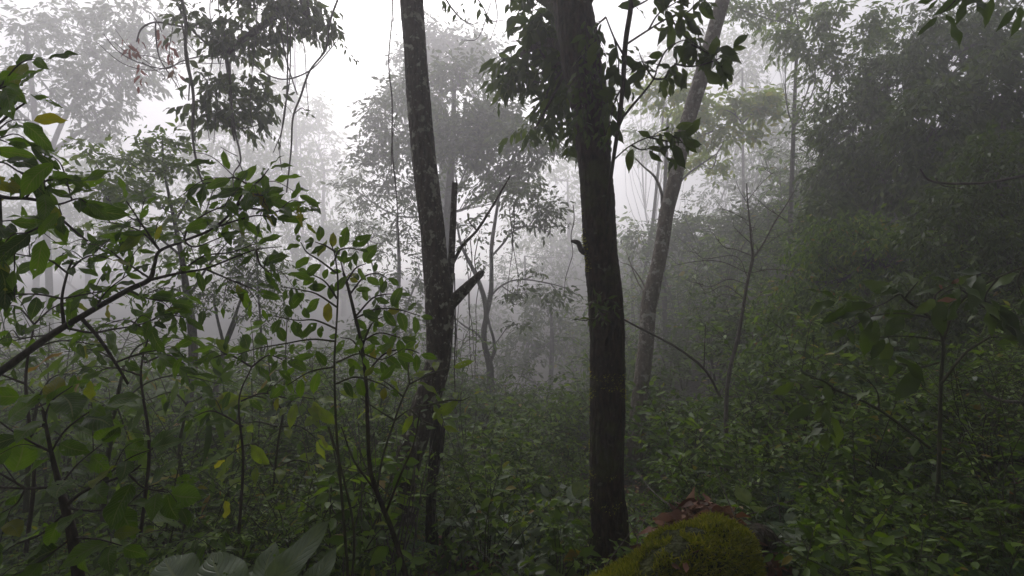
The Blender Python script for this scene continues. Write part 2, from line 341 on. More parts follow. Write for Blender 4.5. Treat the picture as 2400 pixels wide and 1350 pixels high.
# ------------------------------------------------------------------ the three large trunks
def forked_tree():
    d = 4.0; base = V(952, 1400, d); base[2] = float(gz(base[0], base[1])) - .05
    t = thing("forked_tree", "lichen-spotted slender trunk with a snapped side branch, left of the thick dark trunk", "tree", base)
    m = MB()
    P, r = px_path([(952, 1440, 84), (950, 1350, 74), (944, 1260, 66), (943, 1180, 60), (952, 1100, 62), (972, 1030, 64), (992, 965, 62), (1012, 905, 60), (1026, 850, 57), (1029, 790, 60), (1031, 730, 68), (1028, 690, 66), (1021, 620, 60), (1012, 520, 58), (998, 410, 56), (984, 260, 55), (974, 130, 54), (965, 0, 53), (960, -120, 50), (945, -400, 44), (940, -700, 36)], d)
    m.tube(P, r, 40, .075, 7, 9, ridge=.3)
    tr = m.build("trunk", B['fork'], t)
    m = MB(); P, r = px_path([(1030, 738, 44), (1052, 712, 36), (1072, 696, 28), (1090, 678, 25), (1112, 656, 20), (1128, 640, 15), (1133, 634, 5)], d); m.tube(P, r, 16, .14, 14, 6)
    for q in range(5): m.tube([V(1124 + q * 1.6, 644 - q, d), V(1131 + q, 633 - 2 * q, d)], [.006, .001], 4, 0, 1, 3)
    m.build("broken_branch", B['fork'], t)
    m = MB()
    for q in range(7): e = V(1122 + q * 2.2, 640 + rng.uniform(-3, 7), d - .01 * q); m.tube([V(1112 + q * 1.6, 655 - q * .6, d - .008), (e + V(1116 + q, 650, d)) / 2, e], [.009, .006, .001], 5, .1, 20, 4)
    m.build("splinters", B['dead'], t)
    m = MB(); P, r = px_path([(1040, 740, 26, 4.03), (1050, 690, 22, 4.06), (1057, 620, 17, 4.08), (1061, 540, 15, 4.1), (1064, 470, 14, 4.1), (1066, 430, 14, 4.1)], d); m.tube(P, r, 12, .1, 14, 6)
    m.tube([V(1063, 434, 4.1), V(1061, 424, 4.1)], [.012, .003], 5, 0, 1, 3); m.tube([V(1070, 434, 4.1), V(1071, 420, 4.1)], [.01, .002], 5, 0, 1, 3)
    m.build("snapped_stem", B['fork'], t)
    m = MB(); P, r = px_path([(1062, 615, 9, 4.08), (1085, 575, 7.5, 4.0), (1118, 540, 6.5, 3.9), (1150, 490, 5.5, 3.85), (1175, 448, 4.5, 3.8), (1196, 412, 3, 3.8)], d); m.tube(P, r, 8, .08, 14, 6)
    P, r = px_path([(1118, 540, 4, 3.9), (1100, 520, 3, 4.0), (1095, 500, 2, 4)], d); m.tube(P, r, 5, 0, 14, 4)
    m.build("side_branch", B['fork'], t)
    m = MB(); P, r = px_path([(1016, 930, 30, 4.1), (1024, 1000, 30, 4.12), (1020, 1060, 28, 4.12), (1012, 1150, 24, 4.12), (1009, 1250, 23, 4.1), (1007, 1380, 24, 4.1), (1006, 1440, 28, 4.1)], d); m.tube(P, r, 16, .12, 9, 7)
    P, r = px_path([(1030, 1075, 14, 4.1), (1036, 1050, 8, 4.08), (1042, 1000, 5, 4.05)], d); m.tube(P, r, 6, .1, 9, 4)
    m.build("second_stem", B['dark'], t)
    # unseen crown above the frame, widened to shade the air near the viewer
    f = MB(); b = MB()
    top = V(940, -700, d)
    bl = [((-2.2, 1.2, 8.2), (2.2, 1.8, .8), 90), ((-.2, 2.2, 8.8), (1.8, 1.6, .8), 70), ((-3.2, 3.4, 8.9), (1.6, 1.4, .7), 60)]
    for (x, y) in ((-4.5, 4.5), (-2.6, 5.2), (-1.0, 5.0), (-5.5, 6.8), (-3.6, 7.2), (-1.8, 7.0), (-.2, 6.8), (-6, 2), (-4, 1)):
        bl.append(((x, y, 3.2 + .74 * y + rng.uniform(.2, .8)), (1.25, 1.2, .45), 52))
    crown(f, b, bl, .15, 9, 1, .5, .4, from_pt=top, br_r=.05, wide=.55, sub=30)
    f.build("crown", G['dark'], t); b.build("limb", B['fork'], t)
forked_tree()

def dark_tree():
    d = 3.6; base = V(1420, 1340, d); base[2] = float(gz(base[0], base[1]))
    t = thing("dark_tree", "thickest trunk, nearly black and rough-barked, rising beside the mossy log", "tree", base)
    m = MB()
    P, r = px_path([(1412, 1460, 150), (1417, 1380, 122), (1424, 1310, 102), (1430, 1240, 88), (1424, 1150, 80), (1422, 1050, 80), (1424, 950, 82), (1425, 880, 82), (1424, 800, 80), (1421, 740, 81), (1416, 660, 80), (1408, 580, 78), (1402, 500, 78), (1396, 420, 79), (1390, 340, 81), (1384, 270, 84), (1374, 200, 90), (1360, 140, 94), (1348, 60, 92), (1336, 0, 88), (1320, -100, 84), (1300, -300, 76), (1280, -700, 60)], d)
    m.tube(P, r, 84, .1, 9, 16, ridge=.6)
    m.build("trunk", B['dark'], t)
    v = m.v[0][:-2].reshape(-1, 84, 3); K_ = len(v); cc = v.mean(1, keepdims=True); nn = nrm(v - cc)
    i_ = rng.integers(0, K_ - 1, 26000); j_ = rng.integers(0, 84, 26000); u_ = rng.uniform(0, 1, (26000, 1)); p_ = v[i_, j_] * (1 - u_) + v[i_ + 1, j_] * u_; n_ = nn[i_, j_]
    k_ = (noise3(p_ * np.array([1, 1, .6]), 6) + .5 * noise3(p_, 17) + .35 * (-n_[:, 0]) - .25 * np.clip(p_[:, 2] - .6, -1, 1.5) > .42) & (p_[:, 2] < 2.6)
    ms = MB(); ms.leaves(p_[k_] - n_[k_] * .004, n_[k_] + rng.normal(0, .7, (int(k_.sum()), 3)), rng.normal(0, 1, (int(k_.sum()), 3)), rng.uniform(.008, .024, int(k_.sum())), 'low', .3, curl=.4); ms.build("moss", G['moss'], t)
    m = MB()
    for (ax_, ay_, ln_) in ((-.5, -.5, .5), (.75, -.5, .42), (.9, .4, .5), (-.8, .3, .55), (.1, -.95, .38)):
        o_ = np.array([base[0], base[1], base[2]]); e_ = o_ + np.array([ax_, ay_, 0]) * ln_; e_[2] = float(gz(e_[0], e_[1])) - .04
        mm = o_ + np.array([ax_, ay_, 0]) * ln_ * .45; mm[2] = float(gz(mm[0], mm[1])) + .06
        m.tube([o_ + np.array([ax_ * .06, ay_ * .06, .3]), mm, e_], [.07, .05, .02], 12, .18, 9, 7, ridge=.4)
        m.build("root", B['dark'], t); m = MB()
    m = MB(); P, r = px_path([(1385, 594, 22), (1366, 588, 16), (1359, 578, 13), (1356, 570, 12), (1347, 566, 10), (1338, 565, 5)], d); m.tube(P, r, 12, .12, 20, 5); m.build("dead_knob", B['dead'], t)
    m = MB()
    P, r = px_path([(1360, 150, 34), (1320, 110, 24, 3.9), (1270, 100, 18, 4.3), (1220, 130, 12, 4.6)], d); m.tube(P, r, 10, .1, 9, 5)
    P, r = px_path([(1345, 60, 34), (1290, 10, 26, 4.0), (1230, -30, 18, 4.4)], d); m.tube(P, r, 10, .1, 9, 5)
    P, r = px_path([(1340, 60, 30), (1420, -60, 24, 3.5), (1560, -160, 18, 3.6), (1700, -230, 12, 3.8)], d); m.tube(P, r, 10, .1, 9, 5)
    m.build("limb", B['dark'], t)
    f = MB(); b = MB()
    D = lambda x, y, dd, rx, ry, rz, n: (V(x, y, dd), (rx, ry, rz), n)
    bl = [D(1285, 40, 4.4, .24, .4, .3, 34), D(1235, 170, 4.7, .3, .35, .13, 24), D(1310, 200, 4.6, .18, .3, .2, 20), D(1190, 150, 5.0, .16, .2, .1, 8), D(1325, 130, 4.2, .14, .2, .3, 20),
          D(1345, 310, 4.9, .1, .2, .14, 7), D(1250, 90, 4.6, .22, .3, .14, 14), D(1290, 262, 4.8, .28, .3, .08, 12), D(1250, 300, 5.2, .3, .3, .06, 8)]
    crown(f, b, bl, .16, 7, 1.1, .34, .8, 'mid', .36, from_pt=V(1350, 120, 3.8), br_r=.014, gap=-.3, gf=2.2)
    bl = [((.2, 2.2, 7.2), (2.2, 1.6, .8), 100), ((1.6, 4.2, 7.4), (1.9, 1.7, .7), 90), ((2.6, .8, 7.8), (2, 2.2, .9), 90), ((4.0, 3.4, 8), (1.6, 1.8, .8), 70)]
    for (x, y) in ((1.2, 5.4), (3.0, 5.2), (4.9, 4.8), (1.0, 7.2), (2.9, 7.4), (4.8, 7.0), (6.4, 6), (6.6, 3.4), (4.6, 1.2), (.6, .6), (1.4, -1.4), (-1.4, -1.2), (2.2, 9.2), (4.4, 9.0), (6.4, 8.6)):  # unseen crown lobes, added overhead to keep sun off the near mist
        bl.append(((x, y, 3.2 + .74 * max(y, 3) + rng.uniform(.2, .8)), (1.25, 1.2, .45), 80))
    crown(f, b, bl, .15, 9, 1, .5, .4, from_pt=V(1280, -700, d), br_r=.05, wide=.55, sub=30)
    f.build("crown", G['dark'], t); b.build("twigs", B['dark'], t)
    return t
dark_tree()

def climber():
    t = thing("climbing_vine", "leafy green creeper clinging to the upper part of the thickest dark trunk", "vine", V(1400, 400, 3.5))
    f = MB(); s = MB()
    for k in range(11):
        x0 = rng.uniform(1345, 1410); y0 = rng.uniform(-40, 200)
        pts = [V(x0, y0, 3.44)]; x, y = x0, y0
        for q in range(4):
            x += rng.uniform(-6, 14); y += rng.uniform(22, 42); pts.append(V(x, y, 3.44 + .0 * q))
        s.tube(pts, np.linspace(.004, .002, 5), 5, 0, 1, 4)
        twig_leaves(f, pts, .075, .035, 'mid', .42, face=(0, -1, .3), droop=.6, jit=.35)
    for (x, y) in ((1340, 300), (1330, 345), (1420, 330), (1350, 260), (1430, 250), (1325, 220)):
        pts = [V(x + 25, y - 40, 3.5), V(x + 8, y - 14, 3.46), V(x, y + 12, 3.4)]; s.tube(pts, [.003, .002, .001], 5, 0, 1, 4)
        twig_leaves(f, pts, .1, .035, 'high', .36, face=(0, -1, .3), droop=.7, jit=.3)
    f.build("foliage", G['wet'], t); s.build("stem", B['twig'], t)
climber()

def pale_tree():
    d = 6.8; base = V(1481, 1180, d); base[2] = float(gz(base[0], base[1]))
    t = thing("leaning_tree", "pale smooth trunk leaning right, just behind the thickest dark trunk", "tree", base)
    m = MB()
    P, r = px_path([(1482, 1230, 52), (1482, 1170, 40), (1484, 1100, 36), (1490, 1010, 36), (1498, 940, 37), (1508, 860, 36), (1516, 790, 35), (1519, 730, 36), (1526, 690, 38), (1540, 630, 33), (1552, 570, 33), (1562, 500, 34), (1582, 420, 33), (1600, 330, 34), (1622, 250, 34), (1650, 160, 35), (1674, 70, 33), (1694, 0, 32), (1720, -90, 30), (1790, -300, 26), (1860, -500, 18)], d)
    m.tube(P, r, 30, .06, 5, 8)
    m.build("trunk", B['pale'], t)
    m = MB(); P, r = px_path([(1562, 505, 12), (1553, 480, 9, 7.3), (1550, 450, 7, 7.25), (1535, 415, 6, 7.2), (1510, 392, 4, 7.1), (1490, 372, 3, 7.0)], d); m.tube(P, r, 8, .08, 9, 5)
    m.build("side_branch", B['pale'], t)
    m = MB(); P, r = px_path([(1520, 720, 14), (1512, 700, 10), (1508, 680, 6)], d); m.tube(P, r, 8, .08, 9, 5)
    P, r = px_path([(1522, 700, 6), (1505, 660, 4, 7.2), (1480, 625, 2.5, 7.1), (1455, 615, 1.5, 7.0)], d); m.tube(P, r, 6, 0, 9, 5)
    P, r = px_path([(1512, 690, 4), (1490, 650, 3, 7.2), (1468, 590, 1.5, 7.1)], d); m.tube(P, r, 5, 0, 9, 5)
    m.build("side_branch", B['pale'], t)
    f = MB(); b = MB()
    bl = [(V(1790, -330, 7.6), (1.5, 1.4, .7), 70), (V(1650, -420, 8.2), (1.5, 1.4, .7), 60)]
    crown(f, b, bl, .12, 9, 1, .45, .35, from_pt=V(1800, -330, 7.4), br_r=.03)
    f.build("crown", G['pale'], t); b.build("limb", B['pale'], t)
pale_tree()

# ------------------------------------------------------------------ trees in the mist
def forest_tree(name, label, stems, blobs, d, leaf='dark', bark='mid', L=.1, K=9, dens=1., slen=.45, droop=.35, br_r=.03, gap=-.25, kind='low', wide=.42, gf=1.2, shell=.5, group=None, sub=7, cat="tree", seg=12, outward=.8, curl=.22):
    """stems: px polylines, the first is the trunk; blobs: (px, py, depth, rx px, ry px, n)"""
    far = lambda q: q if q <= 7.5 else 7.5 + (q - 7.5) * 3.6
    kf = far(d) / d; L, slen, br_r = L * kf, slen * kf, br_r * kf
    stems = [[tuple(q[:3]) + ((far(q[3]),) if len(q) > 3 else ()) for q in st] for st in stems]; d = far(d)
    blobs = [(b_[0], b_[1], far(b_[2])) + tuple(b_[3:]) for b_ in blobs]
    p0 = V(stems[0][0][0], stems[0][0][1], stems[0][0][3] if len(stems[0][0]) > 3 else d)
    base = np.array([p0[0], p0[1], float(gz(p0[0], p0[1]))])
    t = thing(name, label, cat, base, group)
    m = MB(); P, r = px_path(stems[0], d)
    if P[0][2] > base[2] + .05:
        P = [np.array([p0[0], p0[1], base[2] - .1])] + P; r = [r[0] * 1.15] + r
    m.tube(P, r, seg, .08, 6, 7); m.build("trunk", B[bark], t)
    br = MB()
    for s_ in stems[1:]:
        P2, r2 = px_path(s_, d); br.tube(P2, r2, 8, .08, 6, 6); P = P + P2
    allp = np.array(P)
    fol = MB()
    def near(c):
        cand = allp[allp[:, 2] < c[2] + .3]
        if len(cand) == 0: cand = allp
        return cand[np.argmin(np.linalg.norm(cand - c, axis=1))]
    bl = [(V(x, y, dd), (rx * dd / 1200, max(rx, ry) * dd / 1200 * .8, ry * dd / 1200), n) for (x, y, dd, rx, ry, n) in blobs]
    crown(fol, br, bl, L, K, dens, slen, droop, kind, wide, near, br_r, gap, curl, sub, shell, gf, outward)
    if fol.n: fol.build("crown", G[leaf], t)
    if br.n: br.build("limb", B[bark], t)
    return t

forest_tree("forest_tree", "tall full-crowned tree in the mist between the forked trunk and the thickest trunk",
    [[(1035, 900, 26), (1040, 700, 24), (1050, 500, 20), (1060, 350, 16), (1065, 200, 9)]],
    [(1080, 185, 10.8, 75, 50, 133), (980, 210, 10.8, 75, 60, 114), (900, 270, 11.3, 60, 60, 114), (1090, 270, 10.3, 110, 60, 247), (1000, 330, 10.8, 100, 60, 209), (1110, 350, 10.3, 90, 50, 171), (880, 370, 11.3, 60, 60, 114), (1240, 330, 9.8, 80, 45, 133), (960, 430, 11.3, 90, 50, 152), (1200, 410, 10.3, 70, 35, 104), (840, 450, 11.8, 60, 40, 57), (1180, 280, 10.3, 80, 50, 133)],
    11, 'dark', 'mid', .14, 9, .72, .62, .3, .03, gap=-.12, gf=.8, shell=.3)
forest_tree("forest_tree", "pointed pale treetop rising behind the forked trunk into the brightest mist",
    [[(1045, 900, 24), (1040, 500, 20), (1030, 100, 8)]],
    [(1010, 90, 15, 40, 60, 70), (1060, 110, 15, 60, 50, 100), (980, 150, 15, 60, 45, 100), (1110, 150, 15, 50, 50, 90), (940, 230, 15, 40, 50, 70), (1130, 110, 15, 40, 40, 50)],
    15, 'dark', 'mid', .17, 9, 1.0, .7, .2, .05)
forest_tree("twisted_tree", "crooked thin tree with a low fork, in mist just right of the forked trunk",
    [[(1150, 915, 18), (1148, 860, 17), (1137, 815, 14), (1134, 775, 13), (1140, 740, 13), (1135, 700, 12), (1118, 650, 10), (1095, 605, 8), (1080, 570, 6), (1070, 520, 4)],
     [(1140, 735, 12), (1150, 690, 11), (1152, 640, 10), (1152, 580, 9), (1160, 520, 8), (1168, 470, 6), (1172, 430, 4)],
     [(1148, 850, 9), (1158, 825, 8), (1157, 795, 7), (1148, 765, 6), (1142, 735, 5)],
     [(1132, 800, 5), (1115, 780, 5), (1090, 765, 4), (1065, 745, 3)],
     [(1153, 600, 5), (1180, 570, 5), (1200, 545, 4), (1240, 530, 3), (1290, 545, 2)],
     [(1146, 700, 4), (1175, 670, 4), (1220, 655, 3.5), (1290, 665, 3), (1340, 680, 2)],
     [(1146, 820, 2.5), (1165, 800, 2.5), (1190, 765, 2)]],
    [(1210, 450, 9, 70, 26, 44), (1270, 490, 9, 60, 24, 44), (1290, 530, 9, 45, 12, 12), (1130, 450, 9.3, 60, 40, 34), (1105, 560, 9.3, 45, 70, 34), (1220, 690, 8.8, 50, 22, 18), (1300, 690, 8.8, 45, 18, 16), (1210, 760, 8.8, 28, 9, 7), (1250, 640, 8.8, 40, 8, 6), (1200, 520, 9, 40, 30, 16)],
    9, 'dark', 'mid', .115, 7, 1.0, .35, .35, .012, gap=-.4, kind='mid', wide=.38, sub=4)
forest_tree("forest_tree", "small leafy tree half hidden by mist immediately left of the forked trunk",
    [[(900, 930, 12), (920, 800, 11), (935, 650, 9), (930, 500, 6)], [(925, 800, 7), (960, 700, 5), (985, 640, 3)], [(925, 780, 6), (880, 650, 4), (860, 560, 3)]],
    [(950, 500, 10, 50, 60, 44), (900, 570, 10, 80, 50, 54), (850, 510, 11, 70, 35, 34), (920, 680, 10, 90, 60, 66), (880, 770, 10, 80, 50, 50), (980, 620, 10, 50, 70, 40), (960, 740, 9.5, 40, 50, 30)],
    10, 'dark', 'mid', .095, 8, 1.0, .35, .3, .014, gap=-.3)
forest_tree("forest_tree", "yellow-green spreading treetop in the mist behind the leaning pale trunk",
    [[(1560, 800, 12), (1555, 600, 11), (1560, 400, 9), (1565, 280, 6)], [(1558, 500, 6), (1600, 420, 5), (1680, 360, 3)], [(1562, 380, 5), (1640, 320, 4), (1740, 290, 2)]],
    [(1680, 250, 10, 100, 30, 70), (1760, 260, 10, 70, 22, 44), (1610, 290, 10, 60, 30, 36), (1700, 320, 10, 90, 22, 50), (1560, 220, 9.5, 60, 40, 44), (1640, 390, 10.5, 80, 25, 40), (1780, 230, 10, 50, 14, 20)],
    10, 'lime', 'mid', .15, 7, 1.1, .4, .35, .014, gap=-.35, wide=.5)
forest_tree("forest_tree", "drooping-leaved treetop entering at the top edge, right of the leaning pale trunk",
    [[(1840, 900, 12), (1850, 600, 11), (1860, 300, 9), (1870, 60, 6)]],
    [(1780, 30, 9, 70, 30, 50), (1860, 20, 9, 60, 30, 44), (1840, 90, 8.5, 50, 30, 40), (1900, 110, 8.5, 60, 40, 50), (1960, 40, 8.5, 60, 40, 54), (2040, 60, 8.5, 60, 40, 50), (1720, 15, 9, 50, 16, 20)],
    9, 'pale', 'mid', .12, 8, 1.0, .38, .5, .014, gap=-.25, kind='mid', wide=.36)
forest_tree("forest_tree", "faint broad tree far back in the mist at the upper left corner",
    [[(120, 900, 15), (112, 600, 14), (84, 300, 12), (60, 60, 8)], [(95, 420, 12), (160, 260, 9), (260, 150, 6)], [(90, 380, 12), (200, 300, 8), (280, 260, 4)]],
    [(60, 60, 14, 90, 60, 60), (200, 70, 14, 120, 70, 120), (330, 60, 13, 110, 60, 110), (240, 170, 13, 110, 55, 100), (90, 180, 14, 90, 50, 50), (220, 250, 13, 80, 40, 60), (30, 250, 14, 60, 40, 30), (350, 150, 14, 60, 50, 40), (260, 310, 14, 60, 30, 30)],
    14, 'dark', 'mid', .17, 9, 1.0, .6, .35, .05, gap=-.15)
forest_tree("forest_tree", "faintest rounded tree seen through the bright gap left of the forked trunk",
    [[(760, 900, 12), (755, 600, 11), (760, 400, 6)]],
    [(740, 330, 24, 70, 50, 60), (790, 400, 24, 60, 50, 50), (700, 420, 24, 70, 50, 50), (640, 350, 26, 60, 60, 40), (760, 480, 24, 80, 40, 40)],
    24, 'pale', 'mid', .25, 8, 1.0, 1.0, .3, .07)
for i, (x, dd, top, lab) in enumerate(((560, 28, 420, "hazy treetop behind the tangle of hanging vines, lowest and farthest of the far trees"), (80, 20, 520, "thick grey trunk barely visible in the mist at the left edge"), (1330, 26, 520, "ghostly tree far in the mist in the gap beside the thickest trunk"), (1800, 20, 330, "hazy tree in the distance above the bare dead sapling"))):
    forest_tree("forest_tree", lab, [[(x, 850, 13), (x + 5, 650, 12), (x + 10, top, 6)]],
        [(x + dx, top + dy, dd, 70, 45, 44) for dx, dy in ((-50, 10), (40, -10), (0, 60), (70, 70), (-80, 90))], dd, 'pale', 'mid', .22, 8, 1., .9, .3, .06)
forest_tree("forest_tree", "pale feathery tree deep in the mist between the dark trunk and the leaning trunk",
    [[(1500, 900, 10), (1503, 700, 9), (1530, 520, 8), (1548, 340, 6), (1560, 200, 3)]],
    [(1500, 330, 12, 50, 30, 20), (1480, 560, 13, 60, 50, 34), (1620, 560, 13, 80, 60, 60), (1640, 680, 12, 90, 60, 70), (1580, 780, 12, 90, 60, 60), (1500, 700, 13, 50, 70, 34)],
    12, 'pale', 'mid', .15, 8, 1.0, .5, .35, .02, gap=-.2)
wood = (("faint_a", "faint rounded crown filling the mist under the dark leafy limb", 560, 20, [(560, 300, 20, 110, 70, 110), (640, 400, 20, 100, 60, 100), (470, 400, 20, 100, 60, 100)]),
    ("b", "faint tall crown behind the hanging vines, just left of the brightest gap", 690, 23, [(600, 180, 23, 90, 70, 100), (700, 260, 23, 80, 60, 90), (660, 60, 24, 100, 60, 90), (500, 120, 24, 100, 70, 90)]),
    ("c", "faint low crown in the mist beyond the foreground branch at far left", 200, 21, [(120, 480, 21, 120, 70, 120), (280, 420, 21, 110, 60, 110), (350, 560, 21, 110, 60, 100), (40, 360, 21, 90, 70, 80)]),
    ("d", "faint low crown in the mist directly left of the forked trunk", 800, 22, [(700, 560, 22, 110, 60, 110), (830, 560, 22, 90, 60, 90), (600, 640, 22, 110, 50, 100), (760, 660, 22, 110, 50, 100)]),
    ("e", "ghostly crown far away behind the leaning pale trunk's top", 1560, 22, [(1500, 200, 22, 90, 70, 90), (1640, 120, 22, 90, 60, 90), (1560, 330, 22, 100, 60, 90), (1760, 120, 20, 80, 70, 80), (1800, 260, 19, 60, 70, 70)]),
    ("f", "ghostly crown far away in the gap right of the misty full-crowned tree", 1330, 24, [(1300, 420, 24, 90, 60, 80), (1290, 540, 24, 100, 60, 90)]))
for _, lab, x0, dd, bl in wood:
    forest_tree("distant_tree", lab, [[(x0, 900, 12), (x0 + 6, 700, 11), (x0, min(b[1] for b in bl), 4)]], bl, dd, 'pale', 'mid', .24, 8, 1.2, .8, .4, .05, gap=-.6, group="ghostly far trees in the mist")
far_side = [
    ("bushy tree low in the mist, seen just left of the thickest trunk", 1290, 11.5, [(1290, 720, 12.5, 70, 50, 81), (1340, 790, 12.5, 60, 50, 72), (1240, 800, 12.0, 70, 40, 72), (1200, 850, 12.0, 70, 30, 54)]),
    ("rounded hazy tree filling the gap between the thickest trunk and the pale trunk", 1480, 12.5, [(1480, 600, 14.7, 50, 60, 64), (1470, 720, 14.2, 50, 60, 64), (1500, 830, 13.7, 60, 50, 64)]),
    ("broad dim tree in the mist behind the bare sapling, left of its stem", 1640, 11.5, [(1620, 600, 13.7, 70, 60, 96), (1660, 700, 13.2, 80, 60, 112), (1600, 800, 13.2, 80, 50, 96), (1700, 830, 12.7, 80, 50, 88)]),
    ("broad dim tree in the mist behind the bare sapling, right of its stem", 1800, 10.5, [(1790, 560, 12.7, 70, 60, 104), (1830, 660, 12.2, 80, 60, 112), (1780, 760, 12.2, 80, 60, 112), (1860, 480, 12.2, 50, 60, 72)]),
    ("low wide misty tree between the leaning pale trunk and the bare sapling", 1690, 11.5, [(1540, 560, 11.5, 70, 40, 70), (1640, 535, 11.5, 80, 40, 80), (1750, 520, 11, 80, 45, 80)]),
    ("faint mist-veiled tree above the bare sapling's top twigs", 1740, 14, [(1700, 470, 16.2, 90, 50, 80), (1800, 400, 15.7, 80, 50, 72), (1820, 300, 16.2, 50, 50, 40), (1760, 160, 17.2, 50, 60, 32)]),
    ("wide pale tree far behind the twisted thin tree", 1230, 17, [(1230, 640, 18.0, 100, 60, 99), (1330, 600, 19.0, 80, 50, 72), (1150, 740, 17.0, 80, 50, 72)]),
    ("hazy low tree just left of the forked trunk's foot, far back", 880, 13, [(860, 800, 13, 80, 40, 80), (780, 830, 13.5, 80, 30, 60)]),
]
for lab, x0, dd, bl in far_side:
    forest_tree("far_tree", lab, [[(x0, 920, 12), (x0 + 4, 800, 10), (x0, min(b[1] for b in bl), 4)]], bl, dd, 'dark', 'mid', .14, 9, 1.1, .5, .35, .02, gap=-.5, group="hazy trees on the far side of the valley")
# left middle: pale sapling with spreading tiers, and the dark trunk under it
forest_tree("understory_tree", "pale green tiered small tree rising above the foreground branch on the left",
    [[(430, 1060, 24, 7), (438, 960, 22, 7), (452, 860, 20, 7), (450, 770, 19, 7), (438, 690, 16, 6.8), (425, 600, 11, 6.6), (405, 500, 8, 6.5), (385, 400, 5, 6.4), (380, 320, 3, 6.4)], [(425, 600, 6, 6.6), (350, 540, 4, 6.3), (260, 480, 3, 6.2)], [(410, 520, 5, 6.5), (460, 440, 4, 6.3), (500, 430, 2, 6.2)], [(440, 700, 7, 6.8), (490, 620, 5, 6.7), (540, 560, 3, 6.6)]],
    [(385, 330, 6.3, 60, 22, 26), (290, 370, 6.3, 80, 28, 40), (390, 390, 6.3, 70, 25, 36), (240, 430, 6.2, 80, 26, 40), (340, 460, 6.2, 100, 24, 46), (430, 470, 6.3, 60, 26, 26), (200, 350, 6.3, 40, 20, 12), (530, 440, 6.5, 50, 18, 14), (480, 520, 6.5, 80, 30, 34), (300, 540, 6.3, 100, 26, 40), (560, 560, 6.6, 60, 40, 26), (420, 600, 6.7, 70, 30, 26)],
    7, 'pale', 'dark', .095, 8, 1.0, .32, .22, .009, gap=-.45, kind='mid', wide=.42, sub=4)
forest_tree("understory_tree", "thin many-stemmed tree in front of the mist, hung with small drooping compound leaves",
    [[(505, 930, 12), (518, 860, 12), (530, 800, 10), (548, 750, 8), (565, 700, 5), (590, 640, 3)], [(525, 810, 8), (508, 740, 6), (500, 690, 4)], [(522, 830, 6), (545, 775, 5), (560, 740, 3)], [(612, 880, 7), (612, 780, 6), (605, 680, 4), (600, 560, 3)]],
    [(480, 700, 6.5, 60, 50, 36), (540, 660, 6.5, 60, 50, 36), (620, 620, 6.5, 60, 60, 44), (650, 700, 6.5, 50, 50, 34), (600, 730, 6.5, 40, 60, 26), (400, 690, 6.5, 70, 26, 26), (560, 590, 6.5, 60, 30, 20)],
    6.5, 'dark', 'mid', .06, 12, 1.0, .34, .45, .008, gap=-.35, wide=.36, sub=4)
# right-hand slope: crowns that build the dark bank
slope = [
    ("dense dark tree crown filling the right side above the bare dead sapling", [(2000, 300, 8, 100, 90, 240), (2090, 200, 8, 110, 80, 230), (1970, 420, 8, 80, 90, 200), (2080, 400, 7.8, 120, 100, 280), (2190, 300, 7.5, 110, 110, 260), (1950, 520, 7.8, 70, 60, 140), (2170, 440, 7.6, 110, 90, 200)], 8, 2050, 'dark', .1),
    ("shadowy tree crown at the upper right, under the corner spray of leaves", [(2230, 120, 8, 120, 90, 220), (2350, 220, 7.5, 110, 130, 260), (2140, 80, 9, 110, 60, 140), (2380, 60, 8, 100, 80, 150), (2300, 340, 7.8, 110, 90, 200)], 8, 2300, 'dark', .11),
    ("dim leafy bush-like tree low on the right slope behind the large foreground leaves", [(1980, 580, 7, 110, 90, 220), (2100, 620, 6.5, 110, 90, 210), (1900, 660, 7, 80, 80, 150), (2020, 740, 6.3, 120, 80, 190), (1850, 760, 7, 80, 80, 140), (1930, 820, 6.2, 110, 60, 140), (1790, 850, 7, 70, 50, 90)], 6.5, 2030, 'under', .08),
    ("blackish overhanging tree at the right edge at half height", [(2330, 420, 5.5, 110, 120, 220), (2240, 540, 5.5, 120, 100, 200), (2370, 620, 5, 100, 110, 170), (2200, 700, 5.5, 120, 90, 170), (2300, 800, 5, 120, 80, 150), (2120, 820, 5.4, 110, 70, 130)], 5.5, 2350, 'dark', .075),
]
for lab, bl, dd, x0, lf, LL in slope:
    forest_tree("slope_tree", lab, [[(x0, 900, 22), (x0 + 8, 600, 18), (x0 - 5, min(b[1] for b in bl) + 40, 8)]], bl, dd, lf, 'mid', LL, 9, 1.25, .36, .75, .018, gap=-.7, group="trees on the dark right slope", outward=.6)
forest_tree("slope_tree", "light-edged tangle of twigs and small leaves where the right slope meets the mist",
    [[(1900, 800, 10), (1905, 600, 8), (1930, 300, 5), (1950, 180, 3)]],
    [(1900, 250, 8.5, 50, 40, 34), (1930, 170, 8.5, 60, 40, 44), (1990, 130, 8.5, 60, 50, 50), (1880, 330, 8.5, 40, 40, 22), (2060, 150, 8.5, 70, 40, 50)],
    8.5, 'pale', 'mid', .1, 7, 1.0, .34, .35, .01, gap=-.25, kind='mid', wide=.42, sub=4, group="trees on the dark right slope")

